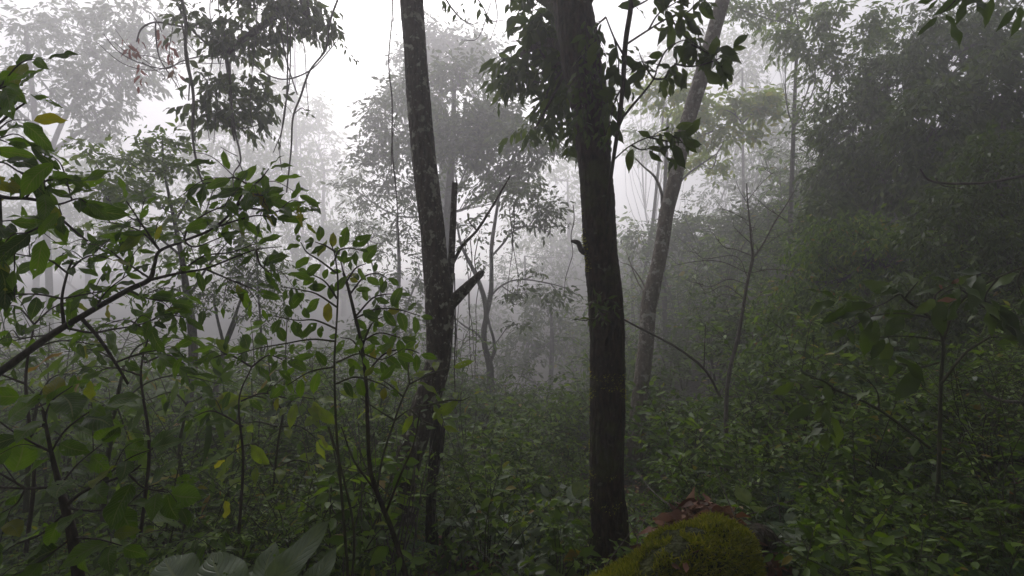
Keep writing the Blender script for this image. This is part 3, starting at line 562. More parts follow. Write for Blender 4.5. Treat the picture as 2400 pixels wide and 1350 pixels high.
# ------------------------------------------------------------------ hanging tree at the upper left
def hanging_tree():
    d = 6.2
    forest_tree("overhanging_tree", "dark leafy limb reaching down from the top edge, left of the forked trunk",
        [[(-700, 1000, 90, 5.5), (-650, 200, 80, 5.6), (-500, -350, 70, 5.8), (0, -420, 60, 6.2), (450, -260, 44, 6.4), (640, -140, 34, 6.4), (700, -40, 28, 6.3), (720, 40, 16, 6.2)], [(700, -40, 20, 6.3), (640, 40, 16), (560, 100, 12), (530, 130, 9)], [(530, 130, 9), (538, 200, 7), (545, 300, 6), (550, 330, 4)], [(530, 130, 6), (470, 90, 5), (430, 40, 5), (400, -40, 5)]],
        [(620, 20, 6.2, 90, 35, 90), (720, 35, 6.2, 80, 35, 80), (560, 80, 6.2, 70, 30, 60), (480, 70, 6.2, 50, 40, 34), (540, 110, 6.2, 60, 16, 34), (640, 85, 6.3, 60, 20, 40), (430, 20, 6.2, 30, 30, 14), (775, 60, 6.2, 26, 30, 14),
         (490, 200, 6.2, 50, 26, 34), (560, 210, 6.2, 60, 40, 60), (480, 270, 6.2, 44, 40, 40), (550, 280, 6.2, 60, 34, 50), (620, 240, 6.2, 30, 36, 24), (610, 290, 6.2, 24, 18, 10), (660, -10, 6.2, 130, 30, 60)],
        d, 'wet', 'dark', .135, 7, .46, .4, .65, .01, gap=-.2, kind='mid', wide=.4, sub=3, gf=2.4)
hanging_tree()
def strands(name, label, lines, d, mat, cat="vine", group=None, seg=5, leafs=None, L=.05, lm='wet'):
    t = thing(name, label, cat, V(lines[0][0][0], lines[0][0][1], d), group)
    s = MB()
    for ln in lines:
        P, r = px_path([(x, y, wd) for x, y, wd in ln], d); P = [p + np.array([0, rng.uniform(-.06, .06), 0]) for p in P]; s.tube(P, r, seg, .1, 14, 7)
    s.build("stem", B[mat], t)
    if leafs:
        f = MB()
        for ln in leafs:
            P, r = px_path([(x, y, 1) for x, y in ln], d); twig_leaves(f, P, L, L * .55, 'mid', .36, face=(0, -1, .2), droop=.9, jit=.35)
        f.build("foliage", G[lm], t)
    return t
strands("hanging_vine", "thick twisted vine hanging straight down left of the dark leafy limb", [[(415, -60, 9), (430, 40, 8), (438, 130, 8), (452, 220, 7), (458, 320, 6), (470, 400, 5), (480, 440, 4)], [(432, 60, 4), (445, 160, 3.5), (450, 240, 3)]], 5.9, 'twig', group="vines hanging at the upper left")
strands("hanging_vine", "vine dropping from the lower leaf clump towards the foreground shrub top", [[(541, 150, 6), (546, 260, 5), (548, 320, 5), (556, 350, 4.5), (560, 380, 4), (552, 410, 3), (545, 450, 2)], [(556, 375, 3), (570, 400, 2.5), (576, 440, 2)], [(556, 366, 2.5), (535, 355, 2), (518, 345, 1.5)]], 6.0, 'twig', group="vines hanging at the upper left")
strands("hanging_vine", "looping bundle of thin vines in front of the brightest mist", [[(795, -20, 5), (775, 60, 5), (760, 110, 4.5), (730, 170, 4.5), (700, 222, 5), (692, 280, 4.5), (685, 350, 4), (668, 450, 3.5)], [(655, 70, 4), (668, 130, 3.5), (685, 185, 3), (697, 222, 3)], [(675, 40, 3.5), (674, 200, 3.5), (664, 300, 3), (645, 360, 2)], [(678, 60, 3), (676, 180, 3), (668, 260, 3), (655, 350, 2), (662, 400, 2)], [(595, 150, 3), (625, 175, 3), (660, 188, 3.5), (690, 178, 3.5), (735, 155, 3), (790, 100, 2)], [(700, 60, 2.5), (716, 120, 2), (716, 200, 2), (725, 270, 1.5)], [(690, 270, 2.5), (708, 255, 2), (720, 262, 1.5)]], 5.7, 'twig', group="vines hanging at the upper left",
    leafs=[[(795, 90), (820, 130), (835, 140)], [(700, 262), (718, 258), (728, 268)], [(770, 20), (790, 60), (800, 100)]], L=.08)
strands("hanging_vine", "single hair-thin creeper hanging straight down just left of the forked trunk", [[(920, -30, 3), (918, 40, 3), (914, 150, 3), (915, 230, 3.5), (917, 350, 3.5), (925, 430, 3), (932, 500, 2.5), (936, 590, 2)], [(928, 260, 2), (922, 340, 2), (917, 400, 2)], [(918, 44, 2.5), (926, 47, 2)]], 4.4, 'dead')
strands("dead_bough", "bare curling bough hung with reddish dead leaves at the upper left", [[(430, 60, 5), (395, 52, 5), (362, 52, 4.5), (335, 70, 4), (322, 100, 3)], [(362, 52, 4), (370, 90, 3.5), (380, 140, 3), (400, 180, 2.5), (430, 230, 2)], [(235, 75, 2), (270, 115, 2.5), (320, 145, 3), (380, 158, 3), (420, 140, 3), (470, 128, 3), (510, 132, 2)], [(355, 30, 2), (364, 50, 2.5), (372, 70, 2)], [(270, 100, 1.5), (300, 125, 2), (350, 130, 2), (400, 150, 2)], [(340, 150, 2), (380, 175, 2), (380, 190, 1.5)], [(230, 100, 1.2), (290, 150, 2), (360, 165, 2), (430, 150, 2), (520, 145, 1.5)], [(262, 62, 1), (300, 110, 1.5), (350, 150, 2)], [(400, 60, 2), (395, 120, 2), (410, 170, 1.5), (430, 215, 1)], [(430, 90, 2), (470, 130, 2), (520, 135, 1.5), (600, 150, 1)]], 6.6, 'twig', cat="branch",
    leafs=[[(285, 85), (300, 105), (310, 120)], [(370, 70), (385, 85), (400, 95)], [(318, 80), (330, 95), (322, 120)], [(395, 130), (410, 165), (420, 175)], [(325, 150), (335, 180), (340, 190)], [(385, 95), (395, 110), (405, 120)], [(300, 80), (305, 110), (300, 130)], [(325, 140), (330, 170), (326, 200)], [(370, 60), (380, 85), (378, 110)], [(400, 90), (405, 120), (400, 140)]], L=.13, lm='red')
strands("hanging_vine", "wiry dangling tendrils with a few leaves at the top edge between the two main trunks", [[(1035, -20, 4), (1060, 20, 3.5), (1085, 45, 3), (1110, 60, 2)], [(1100, -30, 3.5), (1130, 10, 3), (1150, 40, 2.5), (1180, 50, 1.5)], [(1150, 5, 2), (1120, 80, 2), (1080, 90, 1.5)], [(1160, -10, 3), (1165, 40, 2), (1148, 90, 1.5)]], 4.6, 'twig',
    leafs=[[(1050, 5), (1065, 25), (1075, 38)], [(1090, 0), (1085, 20), (1090, 40)], [(1110, -15), (1130, 25), (1145, 45)], [(1175, -20), (1190, 0), (1195, 12)], [(1040, -20), (1036, 0), (1040, 12)]], L=.09)
strands("hanging_vine", "thin root-like strands hanging beside the forked trunk below its snapped branch", [[(1064, 640, 3), (1066, 760, 3), (1064, 860, 2.5), (1066, 960, 2)], [(1060, 700, 2), (1072, 790, 2), (1070, 840, 1.5)]], 4.0, 'twig')

for lab, xs, dd, yt, yb in (("pair of slack wiry vines crossing in front of the lower leaf clump at upper left", (500, 515, 600), 6.1, -30, 330), ("far thin vine trio hanging to the left of the twisted thin tree's trunk", (1085, 1100, 1112), 7.2, 560, 880), ("thin lianas dangling between the twisted tree and the thickest trunk", (1185, 1205, 1345), 7.0, 480, 700)):
    ln = []
    for x in xs:
        q = []; xx = x
        for k in range(7): xx += rng.uniform(-9, 9); q.append((xx, yt + (yb - yt) * k / 6 * rng.uniform(.92, 1.04), 2.6 - .2 * k))
        ln.append(q)
    strands("hanging_vine", lab, ln, dd, 'twig')
# ------------------------------------------------------------------ bare dead sapling on the right
def bare_sapling():
    d = 5.0; base = V(1703, 960, d)
    base[2] = float(gz(base[0], base[1]))
    t = thing("bare_sapling", "leafless dead sapling with upcurved twigs standing in the mist on the right", "tree", base)
    m = MB(); P, r = px_path([(1702, 1020, 14), (1703, 930, 12), (1712, 860, 11.5), (1730, 790, 11), (1742, 720, 10), (1752, 660, 9), (1764, 606, 9), (1761, 570, 6), (1757, 520, 5), (1752, 470, 4), (1750, 430, 3)], d); P = [np.array([base[0], base[1], base[2] - .05])] + P; r = [v * .78 for v in [r[0]] + r]
    m.tube(P, r, 10, .1, 14, 6)
    m.build("trunk", B['dead'], t)
    m = MB()
    tw = [[(1764, 606, 6.5), (1800, 570, 5.5), (1840, 515, 5), (1880, 470, 4), (1925, 412, 2)], [(1840, 515, 3), (1815, 480, 2), (1800, 440, 1.5)], [(1752, 640, 3), (1700, 612, 3), (1650, 610, 2.5), (1600, 620, 1.5)], [(1764, 600, 3), (1720, 585, 3), (1690, 580, 2.5), (1658, 545, 1.5)],
          [(1748, 665, 3), (1700, 655, 3), (1650, 672, 2.5), (1610, 662, 1.5)], [(1757, 640, 3), (1800, 632, 2.5), (1850, 640, 1.5)], [(1760, 570, 2.5), (1735, 550, 2), (1718, 535, 1.5)], [(1764, 606, 3), (1778, 560, 2.5), (1782, 500, 1.5)],
          [(1757, 520, 2), (1720, 490, 2), (1705, 480, 1.2)], [(1752, 650, 3), (1730, 600, 2.5), (1660, 605, 2), (1635, 580, 1.2)], [(1745, 700, 2.5), (1690, 670, 2.5), (1640, 685, 2), (1612, 660, 1.2)], [(1754, 480, 2), (1728, 450, 1.5), (1715, 430, 1)], [(1752, 470, 2), (1775, 430, 1.5), (1800, 405, 1)],
          [(1742, 700, 2.5), (1700, 690, 2), (1686, 700, 1)], [(1800, 570, 2), (1835, 545, 1.5), (1855, 548, 1)], [(1760, 545, 2), (1790, 530, 1.5), (1800, 525, 1)]]
    for q in tw:
        P, r = px_path(q, d); r = [v * .75 for v in r]; k = rng.uniform(-.5, .5); P = [p + np.array([0, k * i / len(P), 0]) for i, p in enumerate(P)]; m.tube(P, r, 5, .05, 20, 6)
        for _ in range(3):
            i = rng.integers(1, len(P)); a = P[i - 1] * .5 + P[i] * .5; e = a + np.array([rng.uniform(-.16, .1), rng.uniform(-.1, .1), rng.uniform(.02, .16)])
            m.tube([a, (a + e) / 2 + rnd(3) * .02 - np.array([0, 0, .02]), e], [.003, .002, .001], 4, 0, 1, 4)
    m.build("twigs", B['dead'], t)
bare_sapling()
strands("fallen_stick", "long thin stick slanting down from the thickest trunk towards the bare sapling's foot", [[(1455, 745, 4), (1500, 770, 5), (1550, 795, 5), (1600, 825, 6), (1650, 868, 6), (1690, 930, 7)], [(1650, 868, 3), (1652, 800, 2), (1655, 760, 1.5)]], 5.2, 'twig', cat="branch")
strands("bare_branch", "long bare bough curving across the dark foliage near the right edge", [[(2160, 395, 3), (2180, 420, 5), (2230, 428, 6), (2300, 430, 6), (2370, 418, 7), (2440, 405, 8)], [(2180, 420, 3), (2210, 433, 2), (2250, 445, 1.5)]], 4.2, 'twig', cat="branch")
_l = []
for k in range(16):
    x0 = rng.uniform(790, 960); x1 = x0 + rng.uniform(-150, 110); y1 = rng.uniform(930, 1120); w0 = rng.uniform(2.5, 5)
    _l.append([(x0, 1400, w0), (x0 + (x1 - x0) * .3 + rng.uniform(-12, 12), 1280, w0 * .9), (x0 + (x1 - x0) * .7 + rng.uniform(-12, 12), 1280 + (y1 - 1280) * .55, w0 * .7), (x1, y1, w0 * .4)])
strands("dead_thicket", "tangle of thin bare brown stems rising from the ground left of the forked trunk's foot", _l, 3.0, 'dead', cat="thicket")
strands("bare_branch", "pale bent root curling over the dark ground at the right edge", [[(2320, 905, 7), (2335, 930, 8), (2365, 942, 8), (2420, 940, 9)]], 3.2, 'dead', cat="branch")

# ------------------------------------------------------------------ foreground shrubs on the left
def leafy(name, label, cat, stems, twigs, d, L, gap, mat='near', bark='twig', kind='high', wide=.46, face=(0, -.75, .65), droop=.22, jit=.3, auto=0, auto_len=.2, group=None, base=None, spread=.9, curl=.2):
    """stems carry no leaves; twigs do; auto = side twigs grown from each twig"""
    first = stems[0][0]; b0 = V(first[0], first[1], first[3] if len(first) > 3 else d) if base is None else np.asarray(base, float)
    t = thing(name, label, cat, b0, group)
    s = MB(); f = MB()
    for st in stems:
        P, r = px_path(st, d); s.tube(P, r, 9, .07, 16, 7)
    for tw in twigs:
        q = [(a[0], a[1], 2.4) + tuple(a[2:]) for a in tw]; P, r = px_path(q, d); kk = rng.uniform(-.25, .15)
        P = [p + np.array([0, kk * i / len(P) * .6, 0]) for i, p in enumerate(P)]
        s.tube(P, np.linspace(.0035, .0012, len(P)) * d / 2 + .0008, 6, 0, 1, 6)
        twig_leaves(f, P, L, gap, kind, wide, face, droop, spread, jit, curl=curl)
        PP = smooth_path(P, 6)
        for _ in range(auto):
            i = rng.integers(1, len(PP) - 1); T = nrm(PP[i] - PP[i - 1]); dr = nrm(T + rng.normal(0, .6, 3)); l = auto_len * rng.uniform(.5, 1.1)
            Q = [PP[i], PP[i] + dr * l * .5 + np.array([0, 0, .02]), PP[i] + dr * l + np.array([0, 0, -.02])]
            s.tube(Q, [.002, .0016, .001], 5, 0, 1, 4); twig_leaves(f, Q, L * .9, gap, kind, wide, face, droop, spread, jit, curl=curl)
    s.build("stem", B[bark], t); f.build("foliage", G[mat], t)
    return t
leafy("foreground_shrub", "shrub whose long bare branch climbs diagonally from the left edge, carrying broad dark leaves", "shrub",
    [[(-40, 900, 19), (30, 850, 17), (120, 785, 15), (220, 725, 13), (300, 680, 12), (350, 655, 11), (362, 620, 8), (375, 588, 7), (430, 565, 6), (500, 535, 6), (550, 490, 5), (590, 440, 4)],
     [(355, 655, 8), (420, 640, 6), (480, 630, 5), (545, 605, 4), (600, 585, 3), (660, 578, 2)], [(150, 765, 8), (145, 700, 6), (158, 640, 5), (170, 610, 4)], [(190, 745, 9), (230, 790, 8), (270, 850, 7), (300, 900, 6)], [(160, 770, 6), (220, 780, 5), (270, 770, 4)]],
    [[(430, 565), (450, 530), (500, 500), (560, 480)], [(500, 535), (560, 520), (620, 510), (670, 520)], [(550, 490), (580, 450), (620, 430), (650, 405)], [(550, 490), (600, 490), (650, 500), (680, 490)], [(590, 440), (560, 420), (530, 430), (500, 440)], [(590, 440), (610, 460), (650, 470)],
     [(420, 640), (470, 600), (530, 590), (580, 570)], [(480, 630), (540, 660), (580, 680)], [(355, 655), (300, 620), (250, 590), (210, 580)], [(375, 588), (340, 550), (300, 530), (250, 520)], [(158, 640), (200, 610), (240, 600), (290, 610)], [(158, 640), (120, 610), (70, 600), (20, 590)],
     [(145, 700), (100, 690), (50, 690), (0, 700)], [(145, 700), (190, 690), (240, 680)], [(220, 725), (250, 680), (300, 640)], [(220, 780), (280, 770), (340, 760), (400, 740)], [(300, 680), (350, 700), (400, 705)], [(270, 850), (320, 830), (380, 820)], [(120, 785), (70, 790), (20, 800)], [(600, 585), (620, 620), (650, 640)], [(375, 588), (345, 520), (335, 480)], [(430, 565), (470, 580), (540, 560)]],
    1.9, .108, .046, auto=2, auto_len=.17, wide=.36, jit=.42)
leafy("foreground_shrub", "large glossy leaves at the upper left edge, closest to the viewer", "shrub",
    [[(-80, 420, 8), (-40, 330, 7), (20, 270, 5), (60, 240, 4)], [(-80, 420, 8), (0, 460, 9), (60, 465, 8), (100, 475, 7), (140, 510, 6), (180, 545, 5), (205, 565, 4)]],
    [[(-40, 330), (10, 250), (60, 235), (110, 240)], [(-60, 330), (-20, 280), (10, 230), (40, 200)], [(-40, 350), (0, 330), (40, 340)], [(-60, 400), (0, 380), (40, 400), (70, 420)], [(-60, 420), (-10, 420), (40, 440)], [(60, 465), (100, 440), (150, 430), (200, 430)], [(100, 475), (150, 480), (200, 470), (230, 480)], [(140, 510), (110, 540), (80, 570)], [(0, 460), (20, 510), (40, 560)], [(-30, 480), (-10, 540), (0, 600)]],
    1.35, .12, .05, auto=2, auto_len=.14, wide=.38, jit=.4)
leafy("foreground_shrub", "broad-leaved shrub at the lower left edge with heart-shaped dark leaves", "shrub",
    [[(190, 1400, 26), (170, 1260, 22), (155, 1200, 18), (140, 1140, 14), (120, 1060, 9), (100, 960, 6)], [(150, 1190, 8), (200, 1150, 7), (300, 1110, 5), (330, 1090, 4)], [(140, 1140, 7), (60, 1145, 5), (-20, 1140, 5)]],
    [[(120, 1060), (150, 1010), (200, 970), (240, 950)], [(120, 1060), (70, 1010), (40, 960)], [(200, 1150), (240, 1120), (290, 1080), (340, 1060)], [(150, 1190), (220, 1200), (300, 1190), (360, 1190)], [(60, 1145), (40, 1180), (10, 1200)], [(155, 1200), (100, 1250), (50, 1270)], [(170, 1260), (240, 1260), (300, 1270)], [(100, 1000), (130, 940), (190, 900)], [(140, 1140), (180, 1090), (240, 1040)], [(60, 1145), (20, 1100), (-20, 1060)], [(170, 1260), (120, 1300), (60, 1330)], [(300, 1110), (340, 1140), (400, 1150)]],
    1.9, .15, .07, kind='round', wide=.62, auto=1, jit=.4, face=(0, -.5, .85), mat='near')
leafy("compound_sapling", "upright sapling with paired oval leaflets in front of the forked trunk", "sapling",
    [[(818, 1400, 7), (812, 1300, 7), (800, 1150, 6.5), (788, 1000, 6), (784, 850, 5), (790, 740, 4.5), (792, 660, 4), (785, 600, 3), (775, 570, 2)], [(820, 1400, 6, 2.05), (830, 1250, 6, 2.05), (800, 1100, 5, 2.1), (770, 1000, 4, 2.1)]],
    [[(786, 800), (730, 795), (670, 805), (610, 815), (560, 830)], [(790, 720), (745, 690), (710, 680), (660, 672)], [(788, 640), (745, 610), (710, 590), (690, 565)], [(785, 610), (800, 590), (830, 585), (860, 590)], [(787, 770), (740, 750), (700, 750), (650, 740)], [(786, 590), (760, 575), (745, 570), (730, 565)], [(788, 850), (840, 830), (890, 845), (940, 820)], [(786, 900), (840, 880), (900, 890), (930, 900)], [(784, 860), (730, 870), (680, 900)], [(790, 700), (760, 660), (720, 640)]],
    2.0, .078, .034, wide=.48, face=(0, -1, .35), droop=.05, spread=1.3, jit=.16, auto=0, bark='stem')
leafy("compound_sapling", "second sapling with a dark crooked stem and paired leaflets, touching the forked trunk's left side", "sapling",
    [[(965, 1400, 14), (925, 1260, 12), (890, 1170, 11), (868, 1100, 10), (862, 1000, 9), (858, 900, 9), (848, 810, 8), (832, 740, 8), (815, 670, 7), (805, 640, 6)], [(905, 1200, 6), (940, 1110, 5), (970, 1040, 4), (985, 960, 3)], [(880, 1150, 5), (830, 1080, 4), (800, 1000, 3)]],
    [[(835, 745), (880, 725), (930, 725), (985, 740)], [(820, 690), (850, 650), (880, 640), (900, 650)], [(835, 740), (870, 700), (900, 690), (930, 690)], [(812, 665), (800, 630), (790, 600)], [(850, 800), (890, 780), (940, 790)], [(855, 880), (900, 830), (950, 820), (980, 830)], [(812, 660), (840, 630), (870, 620)], [(850, 810), (870, 760), (900, 740)], [(855, 850), (830, 800), (800, 790)]],
    2.5, .098, .042, wide=.46, face=(0, -1, .35), droop=.05, spread=1.3, jit=.18, auto=0, bark='dark')
leafy("lime_sapling", "sapling with backlit yellow-green long leaves crossing the forked trunk at mid height", "sapling",
    [[(880, 1180, 5), (895, 1080, 5), (925, 985, 4.5), (945, 930, 4), (960, 900, 3)], [(925, 985, 4), (960, 960, 3), (1000, 950, 3), (1050, 942, 2.5)]],
    [[(960, 900), (1000, 880), (1040, 865), (1060, 858)], [(1000, 950), (1050, 940), (1080, 942), (1100, 935)], [(945, 930), (920, 900), (900, 880)], [(925, 985), (890, 960), (850, 930)], [(960, 900), (955, 860), (965, 830)], [(960, 960), (1000, 985), (1040, 990)]],
    2.9, .17, .12, mat='lime', bark='stem', wide=.32, face=(0, -.5, .8), droop=.1, auto=0)
leafy("lime_sapling", "yellow-green leafy clump low in the bushes left of the forked trunk", "sapling",
    [[(640, 1150, 5), (650, 1050, 5), (665, 960, 4)], [(645, 1100, 4), (600, 1040, 3)]],
    [[(665, 960), (620, 930), (570, 925)], [(665, 960), (700, 930), (750, 930)], [(650, 1000), (600, 990), (560, 1000)], [(655, 1000), (700, 1000), (740, 1030)], [(640, 1100), (690, 1080), (730, 1090)], [(600, 1040), (560, 1050), (520, 1080)]],
    3.0, .17, .1, mat='lime', bark='stem', wide=.42, face=(0, -.4, .9), droop=.15, auto=1, auto_len=.25)
leafy("epiphyte_fern", "small tuft of narrow leaves growing out of the thickest trunk at mid height", "plant",
    [[(1408, 735, 5, 3.46), (1402, 722, 4, 3.42)]],
    [[(1402, 722, 3.42), (1420, 700, 3.35), (1440, 712, 3.3)], [(1402, 722, 3.42), (1390, 705, 3.35), (1378, 715, 3.3)], [(1402, 722, 3.42), (1400, 745, 3.35), (1380, 750, 3.3), (1364, 752, 3.3)], [(1402, 722, 3.42), (1425, 730, 3.35), (1448, 728, 3.3)], [(1402, 722, 3.42), (1408, 738, 3.33), (1412, 752, 3.3)], [(1402, 722, 3.42), (1394, 696, 3.36), (1404, 692, 3.3)]],
    3.4, .07, .028, mat='wet', kind='mid', wide=.28, jit=.4, droop=.3)
leafy("drooping_sapling", "slim dark sapling hugging the thickest trunk, with long drooping leaves to its upper right", "sapling",
    [[(1422, 520, 9), (1430, 430, 9), (1438, 370, 9), (1450, 290, 10), (1460, 200, 11), (1466, 100, 12), (1478, 20, 12), (1484, -60, 12)], [(1452, 285, 6), (1480, 250, 6), (1510, 215, 5), (1532, 185, 4), (1540, 160, 3)], [(1466, 105, 5), (1520, 70, 4), (1570, 40, 4), (1600, 35, 3)], [(1438, 375, 4), (1460, 355, 3), (1480, 340, 3), (1520, 322, 3), (1570, 316, 2.5)], [(1462, 130, 5), (1440, 90, 4), (1420, 40, 3)]],
    [[(1532, 185), (1510, 150), (1500, 120)], [(1532, 185), (1560, 180), (1580, 150), (1610, 140)], [(1540, 160), (1560, 120), (1590, 100), (1620, 95)], [(1600, 35), (1620, 50), (1640, 70), (1650, 110)], [(1520, 70), (1540, 40), (1580, 20)], [(1570, 40), (1600, 80), (1640, 110)], [(1580, 150), (1620, 160), (1670, 150), (1700, 130)], [(1610, 100), (1660, 130), (1690, 170)], [(1440, 90), (1450, 150), (1440, 200)], [(1460, 200), (1440, 240), (1430, 290)], [(1520, 322), (1560, 330), (1600, 335)], [(1480, 340), (1500, 352), (1520, 350)], [(1570, 316), (1590, 330), (1600, 345)], [(1420, 40), (1400, 60), (1410, 100)], [(1478, 20), (1510, 10), (1530, 0)], [(1484, -40), (1540, -30), (1600, -10)], [(1600, 35), (1620, 20), (1640, 0)]],
    3.3, .15, .06, mat='wet', bark='dark', wide=.4, face=(0, -1, .2), droop=.75, jit=.35, auto=2, auto_len=.16, curl=.35)
leafy("corner_spray", "spray of narrow leaves hanging into the top right corner", "branch",
    [[(2470, -120, 8), (2380, -60, 6), (2300, -30, 4), (2250, -14, 3)], [(2470, -120, 8), (2440, -30, 5), (2405, 5, 4)]],
    [[(2300, -30), (2260, -12), (2220, -5), (2190, 0)], [(2250, -14), (2240, 5), (2225, 20)], [(2340, -40), (2320, -10), (2290, 5)], [(2300, -30), (2270, 0), (2262, 15)], [(2405, 5), (2385, 8), (2370, 15)], [(2420, -20), (2400, 0), (2390, 12)]],
    2.6, .17, .07, mat='dark', wide=.3, face=(0, -1, .2), droop=.35, auto=0)

leafy("arching_leaf_plant", "plant with very long narrow drooping grey-green leaves behind the diagonal foreground branch", "plant",
    [[(240, 1250, 14), (250, 1100, 12), (270, 960, 9), (290, 860, 6)], [(60, 1200, 12), (70, 1050, 9), (90, 930, 6)], [(430, 1150, 9), (420, 1050, 7), (440, 950, 5)]],
    [[(290, 860), (330, 810), (400, 790), (480, 800)], [(270, 960), (340, 900), (420, 880), (520, 900)], [(290, 860), (240, 820), (180, 820)], [(250, 1000), (180, 950), (120, 950)], [(90, 930), (140, 880), (220, 870)], [(90, 930), (40, 890), (-30, 900)], [(270, 940), (300, 1000), (330, 1060)], [(440, 950), (500, 920), (560, 930)], [(440, 950), (400, 920), (340, 940)], [(75, 1000), (120, 1010), (170, 1060)]],
    3.2, .32, .085, mat='under', bark='stem', wide=.15, face=(0, -.4, .9), droop=.35, spread=.7, auto=1, auto_len=.3, curl=.4)
leafy("foreground_shrub", "fine-leaved shrub filling the space under the diagonal foreground branch at far left", "shrub",
    [[(60, 1300, 9), (80, 1100, 8), (60, 900, 6), (80, 760, 4)], [(330, 1250, 8), (350, 1050, 7), (330, 880, 5), (350, 780, 3)], [(560, 1250, 7), (570, 1080, 6), (560, 940, 4), (590, 860, 3)]],
    [[(80, 760), (30, 720), (-20, 720)], [(80, 760), (120, 720), (180, 700)], [(70, 820), (130, 800), (200, 810)], [(60, 900), (0, 870), (-40, 880)], [(350, 780), (400, 740), (460, 740)], [(350, 780), (300, 750), (250, 760)], [(340, 850), (400, 830), (450, 850)], [(330, 880), (270, 860), (220, 880)], [(590, 860), (640, 830), (690, 840)], [(590, 860), (540, 830), (500, 840)], [(565, 940), (620, 920), (680, 930)], [(570, 1000), (510, 960), (470, 970)], [(75, 960), (130, 940), (190, 970)]],
    2.5, .1, .042, wide=.36, auto=2, auto_len=.22, jit=.3)
# large leaf plant at the bottom edge
def big_leaf_plant():
    base = V(640, 1480, 1.5); t = thing("large_leaf_plant", "plant with huge ribbed grey-green leaves at the bottom edge, left of centre", "plant", base)
    s = MB()
    spec = [((555, 1420), (490, 1292), .26, .62), ((610, 1400), (640, 1268), .24, .55), ((590, 1410), (765, 1222), .34, .3), ((690, 1420), (785, 1284), .24, .46), ((420, 1400), (385, 1300), .2, .7), ((640, 1420), (560, 1340), .22, .6)]
    for (a, b, _, wd) in spec:
        A = V(a[0], a[1], 1.5); Bp = V(b[0], b[1], 1.62); L = np.linalg.norm(Bp - A)
        s.tube([base + rnd(3) * .01, (base + A) / 2 + np.array([0, 0, .01]), A], [.006, .005, .004], 6, 0, 1, 5)
        m = MB(); m.leaves([A], [Bp - A], [(.05, -.75, .75)], L * 1.05, 'big', wd, .1, .1, .1); m.build("leaf", G['blue'], t)
    s.build("stem", B['stem'], t)
big_leaf_plant()

# large dark leaves on the right
leafy("broad_leaf_shrub", "shrub with big dark hanging leaves spreading in front of the right slope", "shrub",
    [[(2190, 1300, 10, 3.2), (2200, 1100, 9, 3.1), (2205, 900, 8, 3.0), (2210, 800, 7), (2180, 745, 7), (2120, 700, 6)], [(2210, 800, 7), (2230, 740, 6), (2270, 690, 5), (2340, 650, 4), (2400, 625, 4)], [(2205, 900, 7), (2260, 830, 6), (2320, 790, 5)], [(2180, 1050, 6), (2060, 960, 6), (1960, 915, 5), (1900, 905, 4)]],
    [[(2180, 745), (2120, 735), (2050, 740), (1990, 770)], [(2120, 700), (2100, 690), (2060, 710), (2010, 725)], [(2120, 700), (2115, 685), (2120, 660)], [(2210, 800), (2150, 790), (2090, 790), (2030, 800)], [(2270, 690), (2240, 680), (2200, 680), (2160, 700)], [(2340, 650), (2320, 690), (2330, 720)], [(2320, 790), (2370, 790), (2410, 810)], [(2270, 690), (2300, 720), (2340, 740)], [(1960, 915), (1920, 890), (1880, 880)], [(1960, 915), (1930, 930), (1890, 940)], [(2060, 960), (2060, 920), (2040, 890)], [(2200, 850), (2150, 860), (2100, 850)], [(2400, 625), (2380, 660), (2390, 700)], [(2330, 650), (2300, 640), (2270, 645)]],
    2.9, .2, .08, mat='dark', bark='stem', wide=.4, face=(0, -.5, .8), droop=.45, auto=1, jit=.4, curl=.3)
leafy("dead_leaf_spray", "curled reddish-brown dying leaf on the big dark shrub at the right", "leaf",
    [[(2200, 760, 3), (2190, 720, 3)]], [[(2190, 720), (2200, 690), (2240, 668)]], 2.8, .09, .09, mat='litter', auto=0)

# ------------------------------------------------------------------ undergrowth prototypes
def stems_plant(nst, h, spreadr, L, gap, kind, wide, auto, droop, seedling=False, lean=.3):
    s = MB(); f = MB()
    for i in range(nst):
        a = rng.uniform(0, 6.283); rad = spreadr * rng.uniform(.3, 1); hh = h * rng.uniform(.6, 1.05)
        P = [np.array([.02 * math.cos(a), .02 * math.sin(a), -.04]), np.array([rad * .35 * math.cos(a), rad * .35 * math.sin(a), hh * .5]), np.array([rad * .75 * math.cos(a + .3), rad * .75 * math.sin(a + .3), hh * .85]), np.array([rad * math.cos(a + .4), rad * math.sin(a + .4), hh])]
        s.tube(P, [.006 * h + .002, .004, .003, .0015], 5, 0, 1, 4)
        twig_leaves(f, P, L, gap, kind, wide, (0, 0, 1), droop, .9, .35, start=.3)
        PP = smooth_path(P, 6)
        for _ in range(auto):
            j = rng.integers(len(PP) // 4, len(PP) - 1); b = rng.uniform(0, 6.283); l = h * rng.uniform(.15, .4)
            Q = [PP[j], PP[j] + np.array([math.cos(b) * l * .5, math.sin(b) * l * .5, l * .3]), PP[j] + np.array([math.cos(b) * l, math.sin(b) * l, l * .35])]
            s.tube(Q, [.0025, .002, .001], 4, 0, 1, 3); twig_leaves(f, Q, L * .9, gap, kind, wide, (0, 0, 1), droop, .9, .35, start=.1)
    return s, f
def proto(name, s, f, lm, bm='stem'):
    t = thing(name, None, None, (0, 0, 0)); s.build("stem", B[bm], t); f.build("foliage", G[lm], t); return t
